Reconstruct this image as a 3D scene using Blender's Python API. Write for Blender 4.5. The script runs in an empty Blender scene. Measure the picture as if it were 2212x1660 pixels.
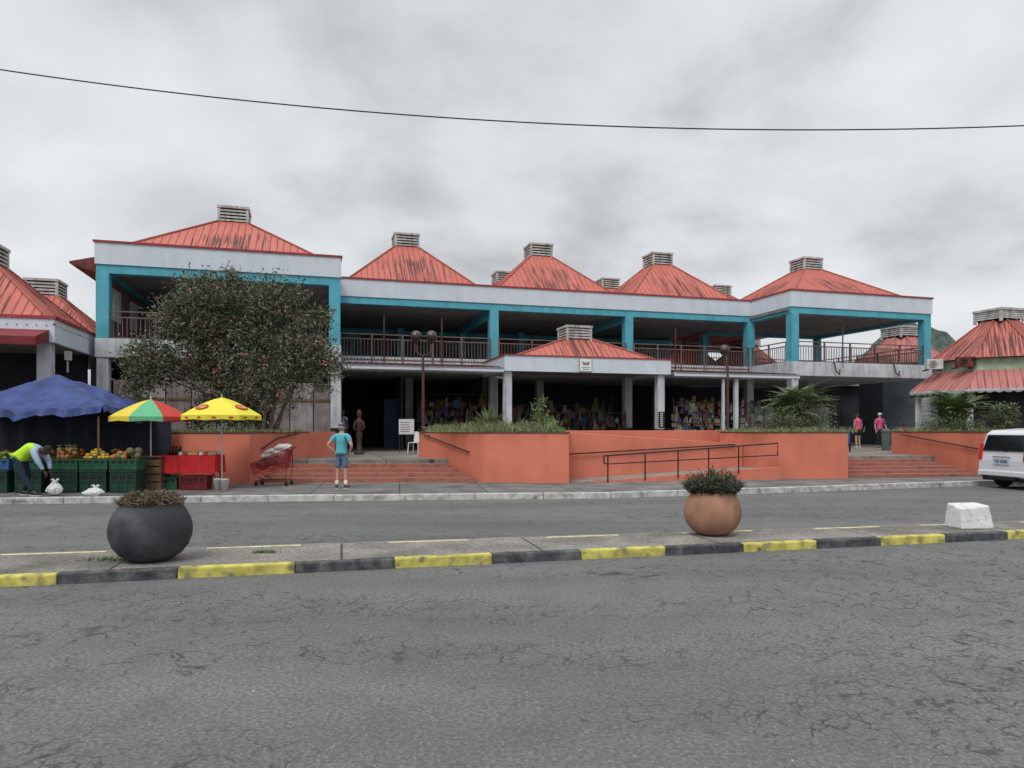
import bpy, bmesh, math, random
from mathutils import Vector, Matrix, noise
random.seed(7)
R=math.radians
sc=bpy.context.scene; col=sc.collection
F=1533.0; CX=1106.0; HY=925.0; H=1.75
def XY(px,Y): return ((px-CX)/F*Y, Y)
def ZZ(py,Y): return H-(py-HY)*Y/F
A=R(16.1); UX,UY=math.cos(A),math.sin(A); OX,OY=-15.3,26.0
def BL(u,v,z=0): return Vector((OX+u*UX-v*UY, OY+u*UY+v*UX, z))
# ---------------------------------------------------------------- materials
MC={}
def M(name,c,rough=.8,var=.18,scale=3.,bump=0.,bscale=40.,dirt=None,metal=0.,spec=.3):
    if name in MC: return MC[name]
    m=bpy.data.materials.new(name); m.use_nodes=True; nt=m.node_tree; N=nt.nodes; L=nt.links
    b=N['Principled BSDF']; b.inputs['Roughness'].default_value=rough; b.inputs['Metallic'].default_value=metal
    b.inputs['Specular IOR Level'].default_value=spec
    tc=N.new('ShaderNodeTexCoord')
    n=N.new('ShaderNodeTexNoise'); n.inputs['Scale'].default_value=scale; n.inputs['Detail'].default_value=6
    L.new(tc.outputs['Object'],n.inputs['Vector'])
    mr=N.new('ShaderNodeMapRange'); mr.inputs[1].default_value=.3; mr.inputs[2].default_value=.7
    L.new(n.outputs['Fac'],mr.inputs[0])
    mx=N.new('ShaderNodeMix'); mx.data_type='RGBA'
    mx.inputs[6].default_value=(*[x*(1-var) for x in c],1); mx.inputs[7].default_value=(*[min(1,x*(1+var)) for x in c],1)
    L.new(mr.outputs[0],mx.inputs[0]); out=mx.outputs[2]
    if dirt:
        dc,amt,sx,sz=dirt
        mp=N.new('ShaderNodeMapping'); mp.inputs['Scale'].default_value=(sx,sx,sz); L.new(tc.outputs['Object'],mp.inputs[0])
        n2=N.new('ShaderNodeTexNoise'); n2.inputs['Scale'].default_value=1; n2.inputs['Detail'].default_value=8; L.new(mp.outputs[0],n2.inputs['Vector'])
        r2=N.new('ShaderNodeMapRange'); r2.inputs[1].default_value=.48; r2.inputs[2].default_value=.72; r2.inputs[4].default_value=amt
        L.new(n2.outputs['Fac'],r2.inputs[0])
        m2=N.new('ShaderNodeMix'); m2.data_type='RGBA'; m2.inputs[7].default_value=(*dc,1)
        L.new(r2.outputs[0],m2.inputs[0]); L.new(out,m2.inputs[6]); out=m2.outputs[2]
    L.new(out,b.inputs['Base Color'])
    if bump:
        n3=N.new('ShaderNodeTexNoise'); n3.inputs['Scale'].default_value=bscale; n3.inputs['Detail'].default_value=4; L.new(tc.outputs['Object'],n3.inputs['Vector'])
        bp=N.new('ShaderNodeBump'); bp.inputs['Strength'].default_value=bump; bp.inputs['Distance'].default_value=.02
        L.new(n3.outputs['Fac'],bp.inputs['Height']); L.new(bp.outputs[0],b.inputs['Normal'])
    MC[name]=m; return m
def roofmat(name,c,stain=.9,thr=.5,seam=.7):
    m=bpy.data.materials.new(name); m.use_nodes=True; nt=m.node_tree; N=nt.nodes; L=nt.links
    b=N['Principled BSDF']; b.inputs['Roughness'].default_value=.6; b.inputs['Specular IOR Level'].default_value=.25
    uv=N.new('ShaderNodeUVMap'); uv.uv_map='UVMap'; sp=N.new('ShaderNodeSeparateXYZ'); L.new(uv.outputs[0],sp.inputs[0])
    def math_(op,a,bv=None,b2=None):
        n=N.new('ShaderNodeMath'); n.operation=op
        if hasattr(a,'links'): L.new(a,n.inputs[0])
        else: n.inputs[0].default_value=a
        if b2 is not None: L.new(b2,n.inputs[1])
        elif bv is not None: n.inputs[1].default_value=bv
        return n.outputs[0]
    tc=N.new('ShaderNodeTexCoord'); n=N.new('ShaderNodeTexNoise'); n.inputs['Scale'].default_value=.9; n.inputs['Detail'].default_value=6; L.new(tc.outputs['Object'],n.inputs['Vector'])
    mx=N.new('ShaderNodeMix'); mx.data_type='RGBA'; mx.inputs[6].default_value=(*[x*.85 for x in c],1); mx.inputs[7].default_value=(min(1,c[0]*1.1),c[1]*1.2,c[2]*1.25,1)
    L.new(n.outputs['Fac'],mx.inputs[0])
    oi=N.new('ShaderNodeObjectInfo'); rnd=math_('MULTIPLY',oi.outputs['Random'],40.)
    def streak(fu,fv,lo,hi,det=3):
        cb=N.new('ShaderNodeCombineXYZ'); L.new(math_('MULTIPLY',sp.outputs[0],fu),cb.inputs[0]); L.new(math_('MULTIPLY',sp.outputs[1],fv),cb.inputs[1]); L.new(rnd,cb.inputs[2])
        n2=N.new('ShaderNodeTexNoise'); n2.inputs['Scale'].default_value=1; n2.inputs['Detail'].default_value=det; L.new(cb.outputs[0],n2.inputs['Vector'])
        r2=N.new('ShaderNodeMapRange'); r2.inputs[1].default_value=lo; r2.inputs[2].default_value=hi; L.new(n2.outputs['Fac'],r2.inputs[0]); return r2.outputs[0]
    s=math_('ABSOLUTE',math_('SINE',math_('MULTIPLY',sp.outputs[0],math.pi/.27)))
    sm=N.new('ShaderNodeMapRange'); sm.inputs[1].default_value=.38; sm.inputs[2].default_value=.12; L.new(s,sm.inputs[0])
    m1=N.new('ShaderNodeMix'); m1.data_type='RGBA'; m1.inputs[7].default_value=(c[0]*.58,c[1]*.55,c[2]*.55,1)
    L.new(math_('MULTIPLY',sm.outputs[0],seam),m1.inputs[0]); L.new(mx.outputs[2],m1.inputs[6])
    m1b=N.new('ShaderNodeMix'); m1b.data_type='RGBA'; m1b.inputs[7].default_value=(c[0]*.68,c[1]*.66,c[2]*.66,1)
    L.new(math_('MULTIPLY',streak(9.,.2,.5,.75),.4),m1b.inputs[0]); L.new(m1.outputs[2],m1b.inputs[6])
    au=math_('ABSOLUTE',sp.outputs[0]); r3=N.new('ShaderNodeMapRange'); r3.interpolation_type='SMOOTHSTEP'
    r3.inputs[1].default_value=2.6; r3.inputs[2].default_value=.3; L.new(au,r3.inputs[0])
    st=streak(19.,.6,.40,.64,2)
    lowv=N.new('ShaderNodeMapRange'); lowv.interpolation_type='SMOOTHSTEP'; lowv.inputs[1].default_value=3.9; lowv.inputs[2].default_value=2.2; L.new(sp.outputs[1],lowv.inputs[0])
    f=math_('MULTIPLY',math_('MULTIPLY',r3.outputs[0],b2=lowv.outputs[0]),.58)
    f=math_('ADD',f,b2=math_('MULTIPLY',st,.78)); ff=N.new('ShaderNodeMapRange'); ff.inputs[1].default_value=.84+(thr-.5); ff.inputs[2].default_value=1.02+(thr-.5); L.new(f,ff.inputs[0])
    f=math_('MULTIPLY',ff.outputs[0],stain)
    m2=N.new('ShaderNodeMix'); m2.data_type='RGBA'; m2.inputs[7].default_value=(.06,.035,.032,1)
    L.new(f,m2.inputs[0]); L.new(m1b.outputs[2],m2.inputs[6]); L.new(m2.outputs[2],b.inputs['Base Color'])
    return m
def asphalt():
    m=bpy.data.materials.new('asphalt'); m.use_nodes=True; nt=m.node_tree; N=nt.nodes; L=nt.links
    b=N['Principled BSDF']; b.inputs['Roughness'].default_value=.85; b.inputs['Specular IOR Level'].default_value=.25
    tc=N.new('ShaderNodeTexCoord'); P_=tc.outputs['Object']
    def noise_(sc_,det=5,vec=P_):
        n=N.new('ShaderNodeTexNoise'); n.inputs['Scale'].default_value=sc_; n.inputs['Detail'].default_value=det; L.new(vec,n.inputs['Vector']); return n
    def mr(o,a,b_,c_=0,d=1):
        n=N.new('ShaderNodeMapRange'); n.inputs[1].default_value=a; n.inputs[2].default_value=b_; n.inputs[3].default_value=c_; n.inputs[4].default_value=d; L.new(o,n.inputs[0]); return n.outputs[0]
    def mul(a,b_):
        n=N.new('ShaderNodeMath'); n.operation='MULTIPLY'; L.new(a,n.inputs[0])
        if hasattr(b_,'links'): L.new(b_,n.inputs[1])
        else: n.inputs[1].default_value=b_
        return n.outputs[0]
    def mix(f,a,c):
        n=N.new('ShaderNodeMix'); n.data_type='RGBA'; L.new(f,n.inputs[0])
        if hasattr(a,'links'): L.new(a,n.inputs[6])
        else: n.inputs[6].default_value=(*a,1)
        n.inputs[7].default_value=(*c,1); return n.outputs[2]
    mp=N.new('ShaderNodeMapping'); mp.inputs['Rotation'].default_value=(0,0,-R(13)); mp.inputs['Scale'].default_value=(.25,1,1); L.new(P_,mp.inputs[0])
    c=mix(mr(noise_(.6,7,mp.outputs[0]).outputs['Fac'],.33,.68),(.135,.134,.132),(.215,.212,.207))
    c=mix(mr(noise_(1.9,5).outputs['Fac'],.48,.72,0,.5),c,(.11,.11,.109))
    c=mix(mr(noise_(34,4).outputs['Fac'],.40,.60,0,.6),c,(.075,.075,.075))
    v=N.new('ShaderNodeTexVoronoi'); v.inputs['Scale'].default_value=30; L.new(P_,v.inputs['Vector'])
    c=mix(mr(v.outputs['Distance'],.22,.05,0,.7),c,(.38,.375,.36))
    v2=N.new('ShaderNodeTexVoronoi'); v2.inputs['Scale'].default_value=2.6; v2.inputs['Randomness'].default_value=1; L.new(P_,v2.inputs['Vector'])
    c=mix(mul(mr(v2.outputs['Distance'],.10,.05,0,.55),mr(noise_(.4,2).outputs['Fac'],.44,.50)),c,(.06,.06,.06))
    nd=noise_(4.5,7); vm=N.new('ShaderNodeVectorMath'); vm.operation='MULTIPLY_ADD'; vm.inputs[1].default_value=(.34,.34,0)
    L.new(nd.outputs['Color'],vm.inputs[0]); L.new(P_,vm.inputs[2])
    for s,w,lo,hi,ms,st in ((2.5,.025,.44,.54,.5,.8),(7.,.058,.46,.56,.8,.75)):
        vc=N.new('ShaderNodeTexVoronoi'); vc.feature='DISTANCE_TO_EDGE'; vc.inputs['Scale'].default_value=s; L.new(vm.outputs[0],vc.inputs['Vector'])
        mk=mul(mr(vc.outputs['Distance'],w,w*.15),mr(noise_(ms,3,mp.outputs[0]).outputs['Fac'],lo,hi))
        mk=mul(mk,mr(noise_(5.,4).outputs['Fac'],.37,.53))
        c=mix(mul(mk,st),c,(.035,.035,.035))
    L.new(c,b.inputs['Base Color'])
    bp=N.new('ShaderNodeBump'); bp.inputs['Strength'].default_value=.6; bp.inputs['Distance'].default_value=.012
    L.new(noise_(60,3).outputs['Fac'],bp.inputs['Height']); L.new(bp.outputs[0],b.inputs['Normal'])
    return m
def slabmat(name,c,bw,bh,rot,offx=0):
    m=M(name,c,.9,.3,1.2,.4,60,dirt=((c[0]*.45,c[1]*.45,c[2]*.42),.75,1.1,1.1))
    nt=m.node_tree; N=nt.nodes; L=nt.links; b=N['Principled BSDF']
    src=b.inputs['Base Color'].links[0].from_socket
    tc=N.new('ShaderNodeTexCoord'); mp=N.new('ShaderNodeMapping'); mp.inputs['Rotation'].default_value=(0,0,rot); L.new(tc.outputs['Object'],mp.inputs[0])
    br=N.new('ShaderNodeTexBrick'); br.inputs['Scale'].default_value=1; br.inputs['Brick Width'].default_value=bw; br.inputs['Row Height'].default_value=bh
    br.inputs['Mortar Size'].default_value=.018; br.inputs['Color1'].default_value=(1,1,1,1); br.inputs['Color2'].default_value=(.82,.82,.82,1); br.inputs['Mortar'].default_value=(.3,.3,.3,1); br.offset=0.0
    L.new(mp.outputs[0],br.inputs['Vector'])
    mx=N.new('ShaderNodeMix'); mx.data_type='RGBA'; mx.blend_type='MULTIPLY'; mx.inputs[0].default_value=1
    L.new(src,mx.inputs[6]); L.new(br.outputs['Color'],mx.inputs[7])
    n=N.new('ShaderNodeTexNoise'); n.inputs['Scale'].default_value=30; n.inputs['Detail'].default_value=4; L.new(tc.outputs['Object'],n.inputs['Vector'])
    rr=N.new('ShaderNodeMapRange'); rr.inputs[1].default_value=.35; rr.inputs[2].default_value=.65; rr.inputs[3].default_value=.65; rr.inputs[4].default_value=1.2; L.new(n.outputs['Fac'],rr.inputs[0])
    vs=N.new('ShaderNodeVectorMath'); vs.operation='SCALE'; L.new(mx.outputs[2],vs.inputs[0]); L.new(rr.outputs[0],vs.inputs[3]); L.new(vs.outputs[0],b.inputs['Base Color'])
    return m
white=M('white_paint',(.62,.68,.75),.7,.05,1.2,.15,20,dirt=((.32,.34,.35),.20,2.5,.45))
greyw=M('grey_render',(.54,.57,.61),.8,.15,2,.2,20,dirt=((.18,.17,.16),.55,3,.6))
teal=M('teal_paint',(.095,.40,.50),.6,.12,1.5,.1,20,dirt=((.06,.22,.27),.5,3,.5))
coral=M('coral_paint',(.63,.195,.125),.75,.10,.8,.2,25,dirt=((.42,.12,.075),.45,1.6,.5))
coralstep=M('coral_step',(.40,.135,.095),.85,.3,3,.3,30,dirt=((.10,.07,.06),.8,3,3))
tread=M('worn_tread',(.27,.19,.165),.9,.3,3,.3,30,dirt=((.10,.09,.08),.85,3,3))
redtrim=M('red_trim',(.33,.05,.05),.6,.2)
rust=M('rusty_red',(.16,.045,.038),.8,.5,3,.3,30,dirt=((.04,.03,.03),.8,4,4))
roofm=roofmat('coral_roof',(.53,.150,.115),.82,.50,.5)
rooff=roofmat('coral_roof_faded',(.48,.18,.155),.4,.62,.4)
louv=M('louver_paint',(.50,.51,.49),.7,.2,4,dirt=((.12,.11,.1),.7,5,1))
dark=M('dark_void',(.02,.02,.022),.9)
ceilm=M('ceiling_board',(.24,.21,.19),.9,.25,1.5)
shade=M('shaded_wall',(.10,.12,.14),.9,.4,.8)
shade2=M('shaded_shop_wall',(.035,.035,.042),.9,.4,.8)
brown=M('brown_metal',(.09,.045,.038),.6,.3,8)
railm=M('railing_metal',(.155,.11,.10),.6,.3,8)
blk=M('black_paint',(.02,.02,.022),.6,.3,5)
blackrail=M('black_rail',(.028,.022,.022),.5,.3,8)
wood=M('weathered_wood',(.24,.20,.20),.85,.25,2,.3,30,dirt=((.10,.07,.07),.7,8,.8))
woodb=M('brown_wood',(.14,.085,.05),.8,.3,4)
concrete=M('concrete',(.27,.25,.23),.9,.2,2,.4,50,dirt=((.10,.09,.08),.6,1.5,1.5))
plazam=slabmat('plaza_concrete',(.27,.24,.215),2.4,1.6,-A)
pavem=slabmat('pavement_slabs',(.20,.195,.185),2.2,3.0,-R(9))
medm=slabmat('median_concrete',(.25,.235,.21),2.6,8.0,-R(13.5))
kwhite=M('kerb_white',(.50,.50,.48),.8,.25,6,.3,40,dirt=((.11,.11,.105),.8,5,5))
kyel=M('kerb_yellow',(.54,.49,.12),.8,.3,6,.3,40,dirt=((.13,.125,.10),1.,7,7))
kblk=M('kerb_black',(.06,.063,.07),.8,.5,6,.3,40,dirt=((.19,.19,.18),.7,7,7))
skin_l=M('skin_light',(.50,.28,.20),.6,.08,10); skin_d=M('skin_dark',(.085,.045,.03),.55,.1,10)
# ---------------------------------------------------------------- mesh builder
class MB:
    def __init__(s): s.v=[];s.f=[];s.m=[];s.uv=[]
    def face(s,pts,m=0,uv=None):
        b=len(s.v); s.v+= [tuple(p) for p in pts]; s.f.append(tuple(range(b,b+len(pts)))); s.m.append(m); s.uv.append(uv)
    def idx(s,vs,fs,m=0):
        b=len(s.v); s.v+=[tuple(p) for p in vs]
        for f in fs: s.f.append(tuple(b+i for i in f)); s.m.append(m); s.uv.append(None)
    def hexa(s,c8,m=0): s.idx(c8,[(0,3,2,1),(4,5,6,7),(0,1,5,4),(1,2,6,5),(2,3,7,6),(3,0,4,7)],m)
    def box(s,x0,x1,y0,y1,z0,z1,m=0): s.hexa([(x0,y0,z0),(x1,y0,z0),(x1,y1,z0),(x0,y1,z0),(x0,y0,z1),(x1,y0,z1),(x1,y1,z1),(x0,y1,z1)],m)
    def obox(s,c,sz,rot=None,m=0):
        rot=rot or Matrix.Identity(3); c=Vector(c); x,y,z=[k/2 for k in sz]
        s.hexa([c+rot@Vector(p) for p in ((-x,-y,-z),(x,-y,-z),(x,y,-z),(-x,y,-z),(-x,-y,z),(x,-y,z),(x,y,z),(-x,y,z))],m)
    def beam(s,p,q,w,h,m=0):
        p,q=Vector(p),Vector(q); d=(q-p).normalized(); n=d.cross(Vector((0,0,1)))
        if n.length<1e-4: n=Vector((1,0,0))
        n.normalize(); u=n.cross(d)
        a,b=n*w/2,u*h/2
        s.hexa([p-a-b,p+a-b,q+a-b,q-a-b,p-a+b,p+a+b,q+a+b,q-a+b],m)
    def tube(s,pts,r,n=8,m=0):
        pts=[Vector(p) for p in pts]; k=len(pts); rr=r if isinstance(r,(list,tuple)) else [r]*k; vs=[]
        up=None
        for i,p in enumerate(pts):
            d=(pts[min(i+1,k-1)]-pts[max(i-1,0)])
            if d.length<1e-9: d=Vector((0,0,1))
            d.normalize()
            a=d.orthogonal() if up is None else (up-d*up.dot(d))
            if a.length<1e-5: a=d.orthogonal()
            a.normalize(); up=a; b=d.cross(a)
            for j in range(n):
                t=2*math.pi*j/n; vs.append(p+(a*math.cos(t)+b*math.sin(t))*rr[i])
        fs=[(i*n+j,i*n+(j+1)%n,(i+1)*n+(j+1)%n,(i+1)*n+j) for i in range(k-1) for j in range(n)]
        fs.append(tuple(range(n))[::-1]); fs.append(tuple(range((k-1)*n,k*n)))
        s.idx(vs,fs,m)
    def lathe(s,prof,n=24,c=(0,0,0),m=0,rot=None):
        c=Vector(c); vs=[]
        for r,z in prof:
            for j in range(n):
                t=2*math.pi*j/n; p=Vector((r*math.cos(t),r*math.sin(t),z)); vs.append(c+(rot@p if rot else p))
        k=len(prof)
        fs=[(i*n+j,i*n+(j+1)%n,(i+1)*n+(j+1)%n,(i+1)*n+j) for i in range(k-1) for j in range(n)]
        fs.append(tuple(range(n))[::-1]); fs.append(tuple(range((k-1)*n,k*n)))
        s.idx(vs,fs,m)
    def ell(s,c,r,n=12,k=8,m=0,rot=None):
        if not isinstance(r,(list,tuple)): r=(r,r,r)
        c=Vector(c); vs=[]
        for i in range(k+1):
            ph=math.pi*i/k
            ph=min(max(ph,.02),math.pi-.02)
            for j in range(n):
                t=2*math.pi*j/n; p=Vector((r[0]*math.sin(ph)*math.cos(t),r[1]*math.sin(ph)*math.sin(t),-r[2]*math.cos(ph))); vs.append(c+(rot@p if rot else p))
        fs=[(i*n+j,i*n+(j+1)%n,(i+1)*n+(j+1)%n,(i+1)*n+j) for i in range(k) for j in range(n)]
        s.idx(vs,fs,m)
    def prism(s,poly,z0,z1,m=0):
        k=len(poly); z1=z1 if isinstance(z1,(list,tuple)) else [z1]*k
        vs=[(p[0],p[1],z0) for p in poly]+[(p[0],p[1],z1[i]) for i,p in enumerate(poly)]
        s.idx(vs,[tuple(range(k))[::-1],tuple(range(k,2*k))]+[(i,(i+1)%k,k+(i+1)%k,k+i) for i in range(k)],m)
    def addmesh(s,me,m=0): s.idx([v.co[:] for v in me.vertices],[tuple(p.vertices) for p in me.polygons],m)
    def build(s,name,mats,parent=None,smooth=False,bevel=0,world=False,recalc=True,seg=2):
        me=bpy.data.meshes.new(name); me.from_pydata(s.v,[],s.f)
        if not isinstance(mats,(list,tuple)): mats=[mats]
        for x in mats: me.materials.append(x)
        me.polygons.foreach_set('material_index',s.m)
        if any(u is not None for u in s.uv):
            ul=me.uv_layers.new(name='UVMap')
            for p,u in zip(me.polygons,s.uv):
                if u:
                    for li,c in zip(p.loop_indices,u): ul.data[li].uv=c
        if recalc:
            bm=bmesh.new(); bm.from_mesh(me); bmesh.ops.recalc_face_normals(bm,faces=bm.faces); bm.to_mesh(me); bm.free()
        if smooth:
            me.polygons.foreach_set('use_smooth',[True]*len(me.polygons))
        o=bpy.data.objects.new(name,me); col.objects.link(o)
        if parent:
            o.parent=parent
            if world: o.matrix_parent_inverse=(Matrix.Translation(parent.location)@parent.rotation_euler.to_matrix().to_4x4()).inverted()
        if bevel:
            b=o.modifiers.new('b','BEVEL'); b.width=bevel; b.segments=seg; b.limit_method='ANGLE'
        return o
def tag(o,label,cat,group=None):
    o['label']=label; o['category']=cat
    if group: o['group']=group
    return o
def thing(name,label,cat,loc=(0,0,0),rz=0,group=None):
    o=bpy.data.objects.new(name,None); col.objects.link(o); o.location=loc; o.rotation_euler=(0,0,rz); o.empty_display_size=.2
    return tag(o,label,cat,group)
def struct(o): o['kind']='structure'; return o
def dup(o,loc,rz=None,label=None,parent=None):
    c=o.copy(); col.objects.link(c)
    if parent is None:
        c.location=loc
        if rz is not None: c.rotation_euler=(0,0,rz)
        if label: c['label']=label
    else: c.parent=parent
    for ch in list(o.children): dup(ch,None,None,None,c)
    return c
def textmesh(s,size,name,mat,parent,mtx,bold=0):
    cu=bpy.data.curves.new(name,'FONT'); cu.body=s; cu.size=size; cu.align_x='CENTER'; cu.align_y='CENTER'; cu.extrude=.002; cu.offset=bold
    t=bpy.data.objects.new('t',cu); col.objects.link(t); dg=bpy.context.evaluated_depsgraph_get()
    me=bpy.data.meshes.new_from_object(t.evaluated_get(dg)); bpy.data.objects.remove(t)
    me.transform(mtx); me.materials.clear(); me.materials.append(mat)
    o=bpy.data.objects.new(name,me); col.objects.link(o); o.parent=parent; return o
# ---------------------------------------------------------------- ground
asp=asphalt()
g=MB(); g.face([(-3000,-3000,-.05),(3000,-3000,-.05),(3000,3000,-.05),(-3000,3000,-.05)]); struct(g.build('ground',M('ground_earth',(.11,.12,.08),.9,.3,.05)))
g=MB(); g.face([(-200,-60,0),(200,-60,0),(200,45,0),(-200,45,0)]); struct(g.build('road',asp))
kp=[(-60,11.7),(-11.9,16.26),(-4.27,17.0),(2.46,17.65),(6.05,18.76),(10.4,20.2),(14.3,21.6),(60,32)]
sw=MB(); sw.prism([(x,y+.17) for x,y in kp]+[(60,60),(-60,60)],-.04,.13); struct(sw.build('pavement',pavem))
kb=MB()
for i in range(len(kp)-1):
    p,q=Vector((*kp[i],0)),Vector((*kp[i+1],0)); L_=(q-p).length; n=max(1,int(L_/1.5)); d=(q-p)/n
    for k in range(n):
        a=p+d*k+d.normalized()*.006; b=p+d*(k+1)-d.normalized()*.006
        j=random.uniform(-.006,.006)
        kb.prism([(a.x,a.y+j),(b.x,b.y+j),(b.x,b.y+.17+j),(a.x,a.y+.17+j)],-.04,.145+random.uniform(-.004,.004))
struct(kb.build('kerb',kwhite,bevel=.015))
def near(px):
    k=(px-CX)/F; s=(11.2-7.8)/(8.08+5.63); Y=(7.8+5.63*s)/(1-s*k); return Vector((k*Y,Y))
def far(px):
    k=(px-CX)/F; s=(12.05-9.15)/(7.42+6.6); Y=(9.15+6.6*s)/(1-s*k); return Vector((k*Y,Y))
nd_=Vector((13.71,3.4)).normalized(); nn=Vector((-nd_.y,nd_.x))
a0,a1=near(-700)+nn*.135,near(3300)+nn*.135; b0,b1=far(-700),far(3300)
mm=MB(); mm.prism([a0,a1,b1,b0],-.04,.12); struct(mm.build('median_strip',medm))
mk=MB(); br=[-700,-480,-215,123,383,638,853,1065,1257,1440,1608,1766,1904,2043,2180,2300,2430,2560,2700,2900,3300]
for i in range(len(br)-1):
    m_={-215:0,123:1,383:0,638:1,853:0,1065:1,1257:0,1440:1,1608:0,1766:1,1904:0,2043:1,2180:0}.get(br[i],i%2)
    p,q=near(br[i]),near(br[i+1]); L_=(q-p).length; n=max(1,round(L_/1.0)); d=(q-p)/n
    for k in range(n):
        a=p+d*k; b=p+d*(k+1)-d.normalized()*.006; j=random.uniform(-.008,.008)
        mk.prism([a+nn*j,b+nn*j,b+nn*(.132+j),a+nn*(.132+j)],-.04,.123+random.uniform(-.005,.005),m_)
struct(mk.build('striped_kerb',[kyel,kblk],bevel=.022))
ml=MB(); seg=[(-500,-250),(5,232),(448,650),(838,1010),(1178,1332),(1470,1620),(1755,1893),(1982,2100),(2200,2330)]
for a,b in seg:
    p,q=far(a),far(b); ml.prism([p-nn*.09,q-nn*.09,q-nn*.02,p-nn*.02],.121,.125)
struct(ml.build('yellow_edge_line',M('line_yellow',(.66,.62,.34),.8,.2,6,dirt=((.24,.23,.19),.7,9,9))))
fk=MB(); p,q=b0,b1; fk.prism([p,q,q+nn*.14,p+nn*.14],-.04,.112); struct(fk.build('median_far_kerb',M('old_kerb',(.2,.195,.18),.9,.3,3,.3)))
# plaza
PZ=.75
pl=MB(); pl.prism([(-60,22.0),(-7.3,22.3),(-2.2,22.6),(1.0,22.9),(1.6,24.9),(7.5,26.0),(9,24.2),(11.6,25.0),(14.6,25.4),(60,33),(60,90),(-60,90)],.0,PZ); struct(pl.build('plaza',plazam))
def stairs(b0,b1,t0,t1,n,lab):
    rise=(PZ-.13)/n; m=MB()
    b0,b1,t0,t1=[Vector(p) for p in(b0,b1,t0,t1)]; back=Vector((0,.25))
    for i in range(n-1):
        f0=b0.lerp(t0,i/(n-1)); f1=b1.lerp(t1,i/(n-1)); z=.13+rise*(i+1)
        m.prism([f0,f1,t1+back,t0+back],.13-.02,z)
        g0=b0.lerp(t0,(i+1)/(n-1)); g1=b1.lerp(t1,(i+1)/(n-1)); e=Vector((0,.05))
        m.prism([f0+e,f1+e,g1-e*.1,g0-e*.1],z+.001,z+.005,1)
    return tag(m.build('stairs',[coralstep,tread]),lab,'stairs')
stairs((-7.7,20.95),(-1.1,21.25),(-7.3,22.3),(-2.2,22.6),5,'short flight of red painted steps behind the man in turquoise shirt')
stairs((10.8,23.1),(15.6,23.6),(11.6,25.0),(14.6,25.4),6,'flight of red painted steps between coral planters near the white van')
moss=M('soil_moss',(.06,.065,.035),.95,.4,8,.5,40)
def planter(poly,lab,z=1.6):
    c=Vector((sum(p[0] for p in poly)/len(poly),sum(p[1] for p in poly)/len(poly)))
    t=thing('planter_wall',lab,'planter',(c.x,c.y,.13))
    m=MB(); m.prism(poly,.10,z); m.build('wall',coral,t,bevel=.02,world=True)
    m=MB(); k=len(poly); 
    for i in range(k):
        p,q=Vector(poly[i]),Vector(poly[(i+1)%k]); d=(q-p).normalized(); n=Vector((-d.y,d.x)); 
        if n.dot(c-p)<0: n=-n
        m.prism([p-n*.025-d*.02,q-n*.025+d*.02,q+n*.14,p+n*.14],z+.001,z+.03)
    m.build('coping',M('mossy_coping',(.12,.085,.06),.9,.4,6),t,world=True)
    m=MB(); m.prism([c+(Vector(p)-c)*.94 for p in poly],z-.02,z+.045); m.build('soil',moss,t,world=True)
    return t
def rail(parent,pts,r=.022,legs=()):
    m=MB(); m.tube(pts,r,6)
    for a,b in legs: m.tube([a,b],r*.8,6)
    return m.build('handrail',blackrail,parent,world=True)
p1=planter([(-11.2,20.95),(-7.57,20.5),(-6.87,24.0),(-11.2,25)],'coral planter wall holding the flowering tree, left of the steps')
rail(p1,[(-7.40,20.95,1.12),(-7.22,21.8,1.42),(-6.95,23.2,1.58)],legs=[((-7.35,21.1,1.15),(-7.5,21.1,1.1)),((-7.1,22.6,1.53),(-7.25,22.6,1.5))])
p2=planter([(-.84,21.2),(1.67,20.75),(1.9,23.9),(-3.15,24.0)],'coral planter wall with tall grass between the steps and the ramp')
rail(p2,[(-1.30,21.65,1.01),(-2.98,23.7,1.54)],legs=[((-1.4,21.8,1.02),(-1.3,21.9,1.02)),((-2.8,23.5,1.5),(-2.65,23.5,1.5))])
p3=planter([(7.2,24.6),(8.5,22.6),(10.75,22.7),(12.25,26.2),(8.2,27)],'coral planter wall with feathery palm, right of the ramp')
p4=planter([(14.7,27.5),(15.7,23.6),(30,27.7),(30,31)],'coral planter wall behind the white van on the right')
rail(p4,[(15.6,23.75,1.05),(14.75,26.9,1.5)],legs=[((15.45,24.2,1.1),(15.6,24.3,1.1)),((14.85,26.6,1.45),(15.0,26.6,1.45))])
m=MB(); m.prism([(-6.9,24.0),(-6.2,24.9),(-6.3,25.1),(-7.1,24.2)],.7,1.62); tag(m.build('low_wall',coral,bevel=.02),'low coral wall stub at the top of the steps by the column','wall')
# ramp
rt=thing('access_ramp','coral wheelchair ramp with dark handrails between two planters','ramp',(4.5,22.5,.13))
m=MB(); m.prism([(1.75,21.0),(8.4,22.45),(8.1,23.9),(1.7,22.4)],.10,[.135,.47,.47,.135]); m.prism([(1.7,22.5),(8.0,23.95),(7.9,25.6),(1.7,24.1)],.1,[.85,.5,.5,.85]); m.build('ramp_deck',concrete,rt,world=True)
m=MB(); m.prism([(2.3,21.03),(8.45,22.35),(8.4,22.45),(2.3,21.12)],.10,[.15,.53,.53,.15]); m.build('ramp_kerb',coral,rt,world=True)
m=MB(); m.prism([(1.72,22.35),(7.7,23.7),(7.66,23.9),(1.7,22.55)],.1,[1.62,1.22,1.22,1.62]); m.build('ramp_wall',coral,rt,world=True,bevel=.015)
m=MB(); m.prism([(1.7,24.0),(7.6,25.35),(7.5,25.55),(1.7,24.2)],.1,1.66); m.build('ramp_wall',coral,rt,world=True,bevel=.015)
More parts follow.
